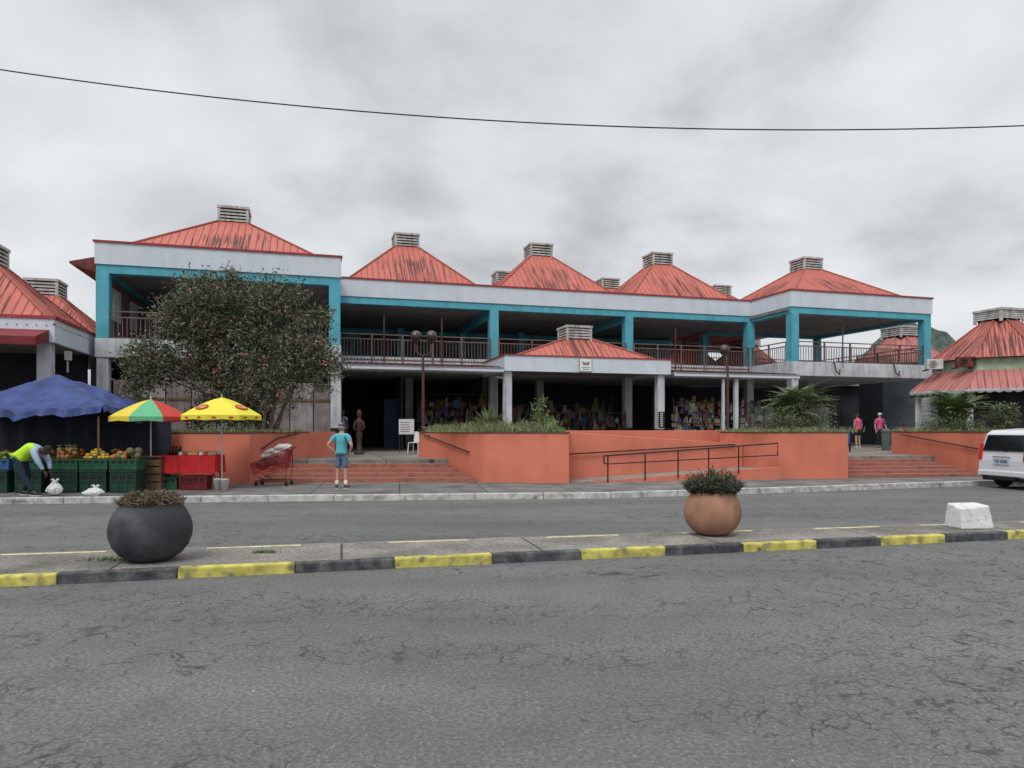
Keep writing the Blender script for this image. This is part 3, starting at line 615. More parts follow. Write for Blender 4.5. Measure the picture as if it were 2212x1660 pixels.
def spiky(px,Y,n,h,lab):
    x,y=XY(px,Y); t=thing('spiky_plant',lab,'plant',(x,y,1.62)); m=MB()
    for i in range(n):
        a=random.uniform(0,6.28); el=random.uniform(.5,1.5); d=Vector((math.cos(a)*math.cos(el),math.sin(a)*math.cos(el),math.sin(el))); l=h*random.uniform(.6,1.1); w=Vector((-math.sin(a),math.cos(a),0))*.02
        b=Vector((random.gauss(0,.05),random.gauss(0,.05),random.uniform(0,h*.35))); md=b+d*l*.6; tp=b+d*l+Vector((0,0,-.08*l)); m.face([b-w,b+w,md+w*.9,tp,md-w*.9],random.choice((0,0,1)))
    m.build('leaves',[gL,gM],t,recalc=False)
spiky(1055,22.6,90,.75,'spiky yellow green plant rising out of the planter grass')
spiky(1028,22.4,40,.4,'small spiky tuft left of the taller spiky plant in the planter')
def grass(name,pts,n,h,mats,weights):
    m=MB()
    for i in range(n):
        a=random.choice(pts); b=(a[0]+random.gauss(0,a[3]),a[1]+random.gauss(0,a[4]),a[2]); l=h*random.uniform(.4,1.2)*a[5]
        d=Vector((random.gauss(0,.35),random.gauss(0,.3),1)).normalized(); w=Vector((random.uniform(-1,1),random.uniform(-1,1),0)).normalized()*.012
        q=Vector(b); tip=q+d*l+Vector((d.x,d.y,-.3))*l*.4; md=q+d*l*.6
        m.face([q-w,q+w,md+w*.7,tip,md-w*.7],random.choices(range(len(mats)),weights)[0])
    o=m.build(name,mats,recalc=False); o['kind']='stuff'; o['label']='tall uncut grass and weeds growing in the coral planters'; o['category']='grass'; return o
gp=[]
for px in range(940,1215,12): x,y=XY(px,22.3); gp.append((x,y,1.62,.12,.6,random.uniform(.5,1.2)))
for px in range(1580,1830,14): x,y=XY(px,23.5); gp.append((x,y,1.62,.12,.5,random.uniform(.2,.6)))
for px in range(1950,2200,16): x,y=XY(px,26.6); gp.append((x,y,1.62,.12,.5,random.uniform(.2,.6)))
for px in range(330,650,18): x,y=XY(px,22.2); gp.append((x,y,1.62,.12,.5,random.uniform(.1,.5)))
grass('planter_grass',gp,5600,.42,[M('grass_pale',(.22,.26,.12),.7,.3,4),gL,gG],[4,4,2])
def palm(px,py,Y,s,lab,nf=76):
    x,y=XY(px,Y); t=thing('small_palm',lab,'palm',(x,y,1.6)); z=ZZ(py,Y)-1.6
    m=MB(); m.tube([(0,0,0),(.03,0,z*.5),(0,0,z)],[.12,.10,.07],8); m.build('trunk',bark,t)
    m=MB()
    for i in range(nf):
        a=i*2.4+random.uniform(-.3,.3); el=random.uniform(.35,1.5); L_=s*random.uniform(.75,1.15); d=Vector((math.cos(a),math.sin(a),0)); pts=[]
        z0=max(.1,z-random.uniform(.1,.75)); ox=Vector((random.gauss(0,.12),random.gauss(0,.12),0))
        for k in range(13):
            q=k/12; pts.append(ox+Vector((0,0,z0))+d*L_*math.cos(el*(1-q*.5))*q+Vector((0,0,L_*(math.sin(el)*q-.45*q*q))))
        m.tube(pts[::3],[.018,.014,.011,.008,.004],4,1)
        sd=Vector((-d.y,d.x,0)); mi=random.choice((0,0,1,2))
        for k in range(1,13):
            for j in (0,.5):
                p=pts[k-1].lerp(pts[k],j); tg=(pts[k]-pts[k-1]).normalized(); ll=s*.24*math.sin(math.pi*min(.95,(k+j)/13.5+.12))
                for sgn in(-1,1):
                    e=(sd*sgn+tg*.8+Vector((0,0,-.1+random.gauss(0,.15)))).normalized(); w=tg*.018
                    m.face([p-w,p+w,p+e*ll*.6+w,p+e*ll,p+e*ll*.6-w],mi)
    m.build('fronds',[gP,gL,gM],t,recalc=False)
palm(1722,862,24.6,1.35,'feathery green palm in the coral planter right of the ramp')
palm(2062,872,27.0,1.4,'feathery green palm in the planter beside the white van')
# ---------------------------------------------------------------- pots on the median
def pot(px,Y,rad,ht,mat,lab,plant,ph,pr,mats):
    x,y=XY(px,Y); t=thing('planter_pot',lab,'pot',(x,y,.12))
    s=rad; pf=[(.34,0),(.52,.03),(.74,.12),(.90,.26),(.985,.42),(1,.56),(.95,.72),(.86,.85),(.76,.95),(.74,.985),(.77,1.0),(.70,1.0),(.66,.93),(.6,.9)]
    m=MB(); m.lathe([(a*s,b*ht) for a,b in pf],48); m.build('bowl',mat,t,smooth=True)
    m=MB(); m.lathe([(.01,ht*.88),(.64*s,ht*.9)],24); m.build('soil',moss,t)
    p=thing('potted_plant',plant,'plant',(x,y,.12+ht*.9)); m=MB()
    for i in range(520):
        a=random.uniform(0,6.28); rr=random.random()**.5*pr; b=Vector((rr*.8*math.cos(a),rr*.8*math.sin(a),0)); l=ph*random.uniform(.5,1.05)*(1-.45*(rr/pr)**2)
        d=Vector((math.cos(a)*rr/pr*.9+random.gauss(0,.15),math.sin(a)*rr/pr*.9+random.gauss(0,.15),1)).normalized()
        q=b+d*l
        if i%3==0: m.tube([b,q],[.012,.006],4,1)
        for k in range(8):
            f=random.uniform(.35,1.05); c=b+d*l*f; e=(d*.6+Vector([random.gauss(0,1) for _ in range(3)]).normalized()).normalized(); n=e.orthogonal().normalized()*.010; ll=.075
            m.face([c-n,c+e*ll,c+n],random.choice((0,0,1,2)))
    m.build('leaves',mats,p,recalc=False)
pot(326,8.75,.475,.71,M('dark_pot',(.04,.043,.05),.65,.3,3,.2,20,dirt=((.13,.13,.13),.45,3,3)),'large round charcoal pot on the median at left','dry brown spiky plant filling the charcoal pot',.22,.36,[M('dry_leaf',(.17,.115,.085),.8,.3,9),M('dry_leaf_dark',(.09,.07,.045),.8,.3,9),M('dry_leaf_olive',(.12,.115,.06),.8,.3,9)])
pot(1539,10.85,.43,.66,M('terracotta',(.34,.18,.115),.8,.25,3,.2,25,dirt=((.18,.10,.07),.7,4,1.5)),'large round terracotta pot on the median at right','bushy dark green spiky plant spilling over the terracotta pot',.42,.36,[M('succulent_dark',(.03,.045,.022),.7,.3,9),M('leaf_reddish',(.08,.055,.038),.8,.3,9),gD])
x,y=XY(2093,11.6); m=MB(); m.hexa([(-.295,-.2,0),(.295,-.2,0),(.295,.2,0),(-.295,.2,0),(-.28,-.17,.33),(.24,-.15,.38),(.24,.15,.40),(-.26,.17,.40)])
o=m.build('concrete_block',M('rough_white_paint',(.68,.69,.68),.85,.10,6,.6,30,dirt=((.25,.24,.23),.45,11,11)),bevel=.025); o.location=(x,y,.12); o.rotation_euler=(0,0,R(8)); tag(o,'chipped white painted concrete block at the right end of the median','block')
def weeds(px,py,w,lab,n=160,h=.05):
    Y=F*(H-.12)/(py-HY); x,y=XY(px,Y); m=MB()
    for i in range(n):
        q=Vector((random.gauss(0,w),random.gauss(0,w*.4),0)); d=Vector((random.gauss(0,.8),random.gauss(0,.8),.7)).normalized(); e=Vector((-d.y,d.x,0))*.008; m.face([q-e,q+e,q+d*h*random.uniform(.5,1.3)],i%2)
    o=m.build('weed_tuft',[gL,gM],recalc=False); o.location=(x,y,.122); tag(o,lab,'weeds')
weeds(571,1194,.09,'small bright green weed tuft on the median',320)
weeds(230,1210,.16,'pale weeds beside the foot of the charcoal pot',220,.07)
lit=M('litter_pale',(.4,.39,.36),.8)
for k,(px,py) in enumerate(((1086,1250),(1628,1287),(300,1365),(548,1495),(1712,1645))):
    Y=F*H/(py-HY); x,y=XY(px,Y); m=MB(); s=random.uniform(.006,.011)
    m.hexa([(-s,-s,0),(s,-s*.8,0),(s*1.2,s,0),(-s,s,0),(-s*.8,-s*.7,.005),(s*.8,-s*.6,.007),(s*.9,s*.8,.004),(-s*.7,s*.8,.006)])
    o=m.build('litter_scrap',lit); o.location=(x,y,.002); tag(o,'tiny pale scrap of litter lying on the road','litter','scraps of litter on the road')
# ---------------------------------------------------------------- stall
X0,X1,Y0_,Y1_=-14.9,-10.25,17.75,21.0
tp=thing('market_stall_tent','fruit seller\'s stall under a sagging blue tarpaulin','stall',(-12.4,19.3,.13))
m=MB(); n=60; vs=[]
for j in range(n+1):
    for i in range(n+1):
        a=i/n; b=j/n; x=X0+(X1-X0)*a; y=Y0_+(Y1_-Y0_)*b
        pa=(x+12.45)/2.3; pb_=(y-19.4)/1.7; dd=min(1,max(abs(pa),abs(pb_))); th=math.atan2(pb_,pa)
        z=2.04+1.15*(1-dd)**.85+.2*(abs(pa)*abs(pb_))**.7
        z-=.10*math.sin(math.pi*min(1,dd))*(.5+.5*math.cos(8*th))
        nv=Vector((x*1.3,y*1.3,0)); z+=noise.noise(nv)*.10+noise.noise(nv*3.1)*.05+.035*dd*noise.noise(Vector((th*9,dd*1.5,4)))+.025*noise.noise(nv*7)
        vs.append((x,y,z))
m.idx(vs,[(j*(n+1)+i,j*(n+1)+i+1,(j+1)*(n+1)+i+1,(j+1)*(n+1)+i) for j in range(n) for i in range(n)])
for side in range(4):
    ring=[vs[i] for i in range(n+1)] if side==0 else [vs[i*(n+1)+n] for i in range(n+1)] if side==1 else [vs[n*(n+1)+i] for i in range(n+1)] if side==2 else [vs[i*(n+1)] for i in range(n+1)]
    off={0:(0,-.05),1:(.05,0),2:(0,.05),3:(-.05,0)}[side]
    def lowpt(p,i):
        h1=.18+.12*noise.noise(Vector((p[0]*1.3,p[1]*1.3,3))); w1=.03*math.sin(i*.9)+.02*math.sin(i*2.3)
        return (p[0]+off[0]+(w1 if off[0] else 0),p[1]+off[1]+(w1 if off[1] else 0),p[2]-h1)
    for i in range(n): m.face([ring[i],ring[i+1],lowpt(ring[i+1],i+1),lowpt(ring[i],i)])
tarp=m.build('tarpaulin',M('blue_tarp',(.033,.06,.20),.5,.3,2.5,.3,12,dirt=((.018,.03,.09),.6,3,3)),tp,smooth=True,world=True,recalc=False)
for x in(X0+.2,-12.4,X1-.15):
    for y in(Y0_+.1,Y1_-.1):
        if x==-12.4 and y<19: continue
        m=MB(); m.tube([(x,y,.13),(x,y,2.05)],.025,6); m.build('pole',woodb,tp,world=True)
m=MB(); nn_=30
vs=[]
for j in range(7):
    for i in range(nn_+1):
        x=X0+(X1+.45-X0)*i/nn_; vs.append((x,20.3+.08*math.sin(i*1.7+j*.2)+.05*math.sin(i*.7),.5+1.75*j/6))
m.idx(vs,[(j*(nn_+1)+i,j*(nn_+1)+i+1,(j+1)*(nn_+1)+i+1,(j+1)*(nn_+1)+i) for j in range(6) for i in range(nn_)])
m.build('dark_back_sheet',M('navy_sheet',(.018,.022,.04),.6,.3,3),tp,smooth=True,world=True,recalc=False)
def umbrella(px,Y,apz,rimz,r,secm,mats,lab,turn=0):
    x,y=XY(px,Y); t=thing('parasol',lab,'umbrella',(x,y,.13))
    m=MB(); n=8; K=5; az=apz-.13; rz=rimz-.13
    def pt(i,k,sub=0):
        a=R(45*(i+sub)-112.5+turn); q=k/K; rr=r*q
        if sub: rr*=math.cos(math.pi/n)
        return Vector((rr*math.cos(a),rr*math.sin(a),az-(az-rz)*(q**1.35)))
    for i in range(n):
        for k in range(K):
            if k==0: m.face([pt(i,0),pt(i,1),pt(i,1,.5),],secm[i]); m.face([pt(i,0),pt(i,1,.5),pt(i+1,1)],secm[i])
            else: m.face([pt(i,k),pt(i,k+1),pt(i,k+1,.5),pt(i,k,.5)],secm[i]); m.face([pt(i,k,.5),pt(i,k+1,.5),pt(i+1,k+1),pt(i+1,k)],secm[i])
        a,b,c=pt(i,K),pt(i,K,.5),pt(i+1,K); dz=Vector((0,0,-.13))
        m.face([a,b,b+dz*.8,a+dz],secm[i]); m.face([b,c,c+dz,b+dz*.8],secm[i])
    cn=m.build('canopy',mats,t,recalc=False)
    m=MB(); m.tube([(0,0,0),(0,0,az+.08)],.02,8); m.build('pole',M('pole_white',(.5,.5,.48),.5),t)
    m=MB()
    for i in range(n): m.tube([(0,0,az-.25),pt(i,2)-Vector((0,0,.02))],.008,4); m.tube([pt(i,0)-Vector((0,0,.02)),pt(i,K)-Vector((0,0,.015))],.008,4)
    m.build('ribs',M('rib_metal',(.3,.3,.3),.4),t)
    return t,pt,cn
yel=M('parasol_yellow',(.74,.66,.06),.65,.06); red=M('logo_red',(.50,.05,.03),.6,.08)
t,pt_,cn=umbrella(479,18.8,2.56,2.08,1.05,[0]*8,[yel],'bright yellow parasol with red oval logos beside the red table',turn=-22)
def onpanel(i,q,lift):
    a0=pt_(i,5*q); a1=pt_(i+1,5*q); e=(a1-a0).normalized(); c=pt_(i,5*q,.5); d=(pt_(i,5*(q-.2),.5)-pt_(i,5*min(1,q+.2),.5)).normalized(); nrm=e.cross(d).normalized()
    return Matrix((( e.x,d.x,nrm.x,c.x+nrm.x*lift),(e.y,d.y,nrm.y,c.y+nrm.y*lift),(e.z,d.z,nrm.z,c.z+nrm.z*lift),(0,0,0,1)))
for i in range(8):
    if i%2==0:
        mt=onpanel(i,.68,.025); el=MB(); n=28; vs=[mt@Vector((.20*math.cos(2*math.pi*k/n),.125*math.sin(2*math.pi*k/n),0)) for k in range(n)]; el.face(vs)
        lo=el.build('logo_oval',red,cn,recalc=False)
        textmesh('Maggi',.12,'logo_lettering',M('logo_cream',(.8,.72,.3),.6,.05),lo,onpanel(i,.68,.03),.0)
    for s in (-.5,.5):
        a,b=pt_(i,5),pt_(i+1,5); c=a.lerp(b,.5+s*.5); c=Vector((c.x*1.012,c.y*1.012,c.z-.06)); e=(b-a).normalized(); n=16
        el=MB(); el.face([c+e*.06*math.cos(2*math.pi*k/n)+Vector((0,0,.025*math.sin(2*math.pi*k/n))) for k in range(n)]); el.build('logo_oval',red,cn,recalc=False)
org=M('parasol_orange',(.70,.38,.04),.65,.08); grn=M('parasol_green',(.05,.30,.10),.65,.08); mint=M('parasol_mint',(.12,.42,.22),.65,.08); rd=M('parasol_red',(.48,.05,.035),.65,.08); yo=M('parasol_yellow_deep',(.70,.55,.05),.65,.08)
umbrella(326,18.6,2.5,2.04,1.0,[2,3,3,3,3,3,0,4],[org,grn,mint,rd,yo],'parasol with orange, green and red panels between tarpaulin and yellow parasol',turn=20)
umbrella(-75,21.8,3.2,2.75,1.05,[0]*8,[yel],'yellow parasol cut off by the left picture edge above the tarpaulin')
# crates
def crate_mesh(w,d,h,mat,name='crate'):
    m=MB(); t=.02
    m.box(-w/2,w/2,-d/2,d/2,0,h-.10)
    for y in(-d/2,d/2-t): m.box(-w/2,w/2,y,y+t,h-.098,h)
    for x in(-w/2,w/2-t): m.box(x,x+t,-d/2+t,d/2-t,h-.098,h)
    k=max(2,int(w/.16))
    for i in range(k+1):
        x=-w/2+.012+(w-.024)*i/k
        for y in(-d/2-.012,d/2): m.box(x-.012,x+.012,y,y+.012,0.02,h-.04)
    for z in(.03,h*.5): m.box(-w/2-.01,w/2+.01,-d/2-.016,-d/2-.001,z,z+.02)
    m.box(-w/2-.02,w/2+.02,-d/2-.02,-d/2-.001,h-.035,h+.001); m.box(-w/2-.02,w/2+.02,d/2+.001,d/2+.02,h-.035,h+.001)
    for i in range(k):
        x0=-w/2+.05+(w-.06)*i/k
        m.box(x0,x0+w/k-.07,-d/2-.003,-d/2-.0015,h*.6,h*.82,1)
    return m.build(name,[mat,dark])
cg=M('crate_green',(.018,.085,.045),.6,.3,5); cbl=M('crate_blue',(.03,.10,.22),.5,.2); crd=M('crate_red',(.15,.012,.018),.5,.2); cdg=M('crate_darkgreen',(.013,.045,.028),.6,.3,5)
cols=[(5,'far left of the row'),(72,'behind the bending person'),(148,'left of centre'),(211,'right of centre'),(276,'right end of the row')]
proto={}
for ci,(px,w) in enumerate(cols):
    x,y=XY(px,17.95)
    for lv,(h,mt,nm) in enumerate(((.56,cdg,'lower'),(.28,cg,'upper'))):
        cn_='green'
        if ci==0 and lv==1: mt=cbl; cn_='blue'
        if lv==0: cn_='dark green'
        key=(h,mt.name)
        if key not in proto: o=crate_mesh(.66 if lv else .62,.50,h,mt,'crate'); proto[key]=o
        else: o=proto[key].copy(); col.objects.link(o)
        o.location=(x+random.uniform(-.02,.02),y,.13+lv*.564); o.rotation_euler=(0,0,R(random.uniform(-3,3)+4))
        tag(o,f'{nm} {cn_} plastic crate under the fruit, stack {w}','crate','crates stacked under the fruit')
def fruit(kind,mat,sz,lab,spots,group):
    m=MB()
    if kind=='pineapple':
        m.ell((0,0,0),(sz*.62,sz*.62,sz),12,10); 
        for k in range(14): a=k*2.4; m.tube([(0,0,sz*.85),(math.cos(a)*sz*.3,math.sin(a)*sz*.3,sz*1.3),(math.cos(a)*sz*.55,math.sin(a)*sz*.55,sz*1.7)],[.012,.01,.002],4,1)
    elif kind=='melon_half':
        m.ell((0,0,0),(sz,sz,sz),14,10,1)
        m.lathe([(sz*.88,-.02),(sz*.9,.0),(.01,.03)],14,(0,-sz*.5,0),0,Matrix.Rotation(R(90),3,'X'))
    else:
        m.ell((0,0,0),(sz,sz*.9,sz*(1.35 if kind=='papaya' else .92)),12,8,0,Matrix.Rotation(R(70),3,'Y') if kind=='papaya' else None); m.ell((0,0,sz*.9),sz*.12,6,4,1)
    o=m.build(kind,[mat,gM],smooth=True); o.location=spots[0]; tag(o,lab,'fruit',group)
    for s in spots[1:]:
        c=o.copy(); col.objects.link(c); c.location=s; c.rotation_euler=(random.uniform(-.6,.6),random.uniform(-.6,.6),random.uniform(0,6))
        if kind=='melon_half': c.rotation_euler=(random.uniform(-.2,.2),0,random.uniform(-.5,.5))
def pile(px,n,s,z0=.97,layers=3):
    x,y=XY(px,18.0); out=[]
    for L_ in range(layers):
        k=int(n*(1-L_*.28))
        for i in range(k): out.append((x+(random.random()-.5)*(.62-L_*.15),y+(random.random()-.5)*(.42-L_*.1)-.02,z0+s*.8+L_*s*1.35))
    return out
fruit('pineapple',M('pineapple_skin',(.30,.14,.04),.8,.4,40,.6,40),.085,'brown pineapple heaped on the crate left of the yellow mangoes',pile(145,10,.06,layers=3),'pineapples on the fruit stall')
fruit('mango',M('mango_yellow',(.52,.34,.05),.5,.3,8),.05,'yellow mango piled on the middle of the fruit stall',pile(212,24,.045,layers=4),'yellow mangoes piled on the stall')
fruit('papaya',M('papaya_orange',(.45,.20,.05),.5,.3,8),.07,'orange papaya lying behind the watermelon halves',pile(262,5,.06,layers=2),'papayas on the fruit stall')
fruit('melon_half',M('melon_red',(.45,.06,.05),.4,.2,12),.10,'cut watermelon half showing red flesh at the right end of stall',pile(288,4,.09,layers=2),'cut watermelon halves')
fruit('coconut',M('coconut_brown',(.13,.08,.045),.9,.3,20,.6,60),.07,'brown coconut on the crate behind the bending person',pile(75,9,.06,layers=2),'coconuts on the fruit stall')
fruit('lime',M('lime_green',(.16,.24,.04),.5,.2),.045,'green lime heaped at the far left of the stall',pile(10,16,.04,layers=3),'limes on the fruit stall')
m=MB(); m.box(X0+.2,X1-.1,18.6,19.3,.95,1.0); 
for x in(X0+.3,-12.5,X1-.2): m.box(x-.04,x+.04,18.7,18.78,.13,.95)
tag(m.build('stall_shelf',woodb),'wooden shelf board behind the fruit crates under the tarpaulin','shelf')
fruit('orange',M('orange_peel',(.50,.20,.03),.5,.25),.05,'orange in the back row on the wooden stall shelf',[(X0+.5+random.random()*3.9,18.7+random.random()*.4,1.05+random.random()*.12) for _ in range(60)],'oranges on the back shelf')
x,y=XY(334,18.6); m=MB(); m.box(-.26,.26,-.2,.2,0,.03)
for k in range(4):
    z=.04+k*.2; m.box(-.26,.26,-.2,-.18,z,z+.16); m.box(-.26,.26,.18,.2,z,z+.16); m.box(-.26,-.24,-.18,.18,z,z+.16); m.box(.24,.26,-.18,.18,z,z+.16)
for a in(-1,1):
    for b in(-1,1): m.box(a*.235-.02,a*.235+.02,b*.165-.02,b*.165+.02,0,.86)
m.box(-.30,.30,-.24,.24,.86,.89); o=m.build('wooden_crate',woodb); o.location=(x,y,.13); tag(o,'tall slatted brown wooden crate left of the red covered table','crate')
x,y=XY(413,18.9); t=thing('table','narrow vendor table left of the shopping trolley','table',(x,y,.13),R(3))
m=MB(); m.box(-.74,.74,-.32,.32,.86,.895); m.build('tabletop',woodb,t)
for a in(-.68,.68):
    for b in(-.26,.26): m=MB(); m.box(a-.025,a+.025,b-.025,b+.025,0,.86); m.build('leg',woodb,t)
m=MB(); w,d=.76,.34; per=[(-w,-d),(w,-d),(w,d),(-w,d)]; m.face([(p[0],p[1],.90) for p in per])
for i in range(4):
    p,q=Vector((*per[i],0)),Vector((*per[(i+1)%4],0)); e=(q-p); nx_=24; n_=Vector((e.y,-e.x,0)).normalized(); prev=None
    for k in range(nx_+1):
        c=p+e*k/nx_; o_=n_*(.02+.018*math.sin(k*1.9)); z=.44+.02*math.sin(k*.8)
        cur=(Vector((c.x,c.y,.90)),Vector((c.x,c.y,z))+o_)
        if prev: m.face([prev[0],cur[0],cur[1],prev[1]])
        prev=cur
o=m.build('tablecloth',M('red_cloth',(.50,.02,.025),.8,.15,4),smooth=False,recalc=False); o.location=(x,y,.13); o.rotation_euler=(0,0,R(3)); tag(o,'bright red tablecloth hanging over the vendor table','tablecloth')
bx,by=x,y
bm_=M('dark_bottle',(.06,.025,.012),.2,.3,20); capm=M('cap_red',(.5,.05,.03))
m=MB(); m.lathe([(.03,0),(.035,.01),(.035,.13),(.014,.18),(.012,.22)],12); b0_=m.build('bottle',bm_,smooth=True)
root=thing('sauce_bottle','dark glass bottle standing in the row on the red tablecloth','bottle',(bx-.55,by+.12,1.035),0,'bottles on the red table'); b0_.parent=root
m=MB(); m.lathe([(.015,.22),(.016,.25),(.01,.255)],10); m.build('cap',capm,root)
for i in range(9): dup(root,(bx-.62+(i%5)*.085+random.uniform(-.01,.01),by+(.02 if i<5 else .16),1.035))
pk=[M('pack_white',(.6,.6,.58)),M('pack_orange',(.5,.2,.05)),M('pack_tan',(.4,.3,.18)),M('pack_red',(.4,.05,.05))]
for i in range(28):
    m=MB(); s=random.uniform(.05,.09); m.hexa([(-s,-.05,0),(s,-.05,0),(s,.05,0),(-s,.05,0),(-s*.8,-.03,.06),(s*.85,-.03,.09),(s*.8,.03,.08),(-s*.8,.03,.1)])
    o=m.build('packet',pk[(i*3+i//7)%4],bevel=.012); o.location=(bx-.15+(i%7)*.13+random.uniform(-.02,.02),by-.26+(i//7)*.15,1.036); o.rotation_euler=(0,0,random.random())
    ki=(i*3+i//7)%4
    tag(o,['small white packet','small orange packet','small tan packet','small red packet'][ki]+' laid out on the red tablecloth','packet','packets on the red table '+['white','orange','tan','red'][ki])
x,y=XY(424,18.75); o=crate_mesh(.72,.4,.36,crd); o.location=(x,y,.13); tag(o,'red plastic crate on the pavement under the red table','crate')
x,y=XY(374,18.8); o=crate_mesh(.36,.36,.34,cg); o.location=(x,y,.13); tag(o,'green plastic crate under the left end of the red table','crate')
for px,lab in((470,'white plastic bucket left of its twin beside the red table'),(486,'white plastic bucket nearest the trolley beside the red table')):
    x,y=XY(px,18.5-.1*(px>480)); t=thing('bucket',lab,'bucket',(x,y,.13)); m=MB(); m.lathe([(.075,0),(.095,.28),(.10,.285),(.10,.30),(.088,.30),(.08,.27),(.06,.02)],18); m.build('pail',M('bucket_white',(.62,.6,.58),.5,.15,6),t,smooth=True)
    m=MB(); m.tube([(.1*math.cos(a),-.02,.27-.12*math.sin(a)) for a in [k*.314 for k in range(11)]],.004,4); m.build('handle',louv,t)
def bag(px,Y,w,h,lab,ears):
    x,y=XY(px,Y); m=MB(); n=26; k=18; vs=[]
    for i in range(k+1):
        ph=math.pi*i/k; ph=min(max(ph,.03),math.pi-.03); zz=(1-math.cos(ph))/2
        for j in range(n):
            a=2*math.pi*j/n; d=Vector((math.cos(a)*math.sin(ph),math.sin(a)*math.sin(ph),-math.cos(ph)))
            taper=1 if zz<.45 else max(.25,1-(zz-.45)*1.35)
            q=1+.22*noise.noise(d*2.2+Vector((px,0,0)))+.16*noise.noise(d*6+Vector((px,3,0)))+.10*abs(noise.noise(d*12))
            vs.append((d.x*w*taper*q+(zz**2)*ears,d.y*w*.75*taper*q,max(0,zz*h*(.85+.3*noise.noise(d*3+Vector((0,px,0)))))))
    m.idx(vs,[(i*n+j,i*n+(j+1)%n,(i+1)*n+(j+1)%n,(i+1)*n+j) for i in range(k) for j in range(n)])
    for s in(-1,1): m.tube([(ears+s*.02,0,h*.82),(ears+s*.06,.01,h*1.0),(ears+s*.10,-.01,h*.94)],[.03,.022,.01],6)
    o=m.build('plastic_bag',M('bag_white',(.62,.63,.62),.5,.1,6,.5,15),smooth=False); o.location=(x,y,.13); tag(o,lab,'bag')
bag(118,17.0,.19,.40,'full white plastic bag on the pavement beside the bending person',.01)
bag(201,16.75,.23,.27,'white sack tied at the top lying near the kerb',.06)
# shopping trolley
x,y=XY(592,20.0); t=thing('shopping_cart','red wire shopping cart tilted down to the left by the coral planter','cart',(x,y,.13))
wr=M('cart_red',(.45,.02,.03),.45,.2,5); m=MB()
TL,TR,BLc,BR=Vector((-.58,0,.62)),Vector((.42,0,1.02)),Vector((-.50,0,.33)),Vector((.36,0,.50))
def S(p,s): return p+Vector((0,s,0))
for s in(-.27,.27):
    for k in range(7): q=k/6; m.tube([S(TL.lerp(BLc,q),s),S(TR.lerp(BR,q),s)],.014 if k in(0,6) else .008,4)
    for k in range(15): q=k/14; m.tube([S(TL.lerp(TR,q),s),S(BLc.lerp(BR,q),s)],.008,4)
for k in range(10):
    q=-.27+.54*k/9; m.tube([S(TL,q),S(BLc,q),S(BR,q),S(TR,q)],.008,4)
for k in range(1,6): q=k/6; m.tube([S(BLc.lerp(BR,q),-.27),S(BLc.lerp(BR,q),.27)],.006,4)
for p in(TL,TR): m.tube([S(p,-.27),S(p,.27)],.012,5)
m.build('basket',wr,t)
m=MB()
for s in(-.25,.25):
    m.tube([S(TR,s),S(Vector((.45,0,.6)),s),S(Vector((.38,0,.16)),s),S(Vector((-.45,0,.14)),s)],.016,6); m.tube([S(BLc,s),S(Vector((-.1,0,.15)),s)],.012,6); m.tube([S(TR,s),S(TR+Vector((.12,0,.06)),s)],.014,6)
m.build('frame',M('cart_frame',(.12,.05,.05),.5),t)
m=MB(); m.tube([S(TR+Vector((.12,0,.06)),-.28),S(TR+Vector((.12,0,.06)),.28)],.02,8); m.build('handle',redtrim,t)
for px_,py_ in((-.42,-.24),(-.42,.24),(.42,-.24),(.42,.24)):
    m=MB(); m.lathe([(.02,-.015),(.055,-.015),(.06,0),(.055,.015),(.02,.015)],14,(px_,py_,.06),0,Matrix.Rotation(R(90),3,'X')); m.tube([(px_,py_,.06),(px_,py_,.16)],.012,5); m.build('wheel',blk,t)
sack=M('sack_white',(.52,.50,.47),.8,.2,6,.5,12); m=MB()
for c,r in(((.05,0,.93),(.3,.2,.11)),((.25,0,1.06),(.22,.2,.11)),((-.15,.02,.83),(.22,.2,.09)),((-.3,0,.6),(.2,.18,.12)),((.05,0,.70),(.3,.2,.13))): m.ell(c,r,20,14,0 if c[2]>.75 else 1)
for i,v in enumerate(m.v): nv=noise.noise(Vector(v)*7)*.06+noise.noise(Vector(v)*19)*.03; m.v[i]=(v[0]+nv,v[1]+nv*.5,v[2]+nv)
o=m.build('sack',[sack,M('sack_grey',(.13,.10,.10),.8,.5,12)],smooth=False); o.location=(x,y,.13); tag(o,'crumpled off white sack lying on top of the red shopping cart','sack')
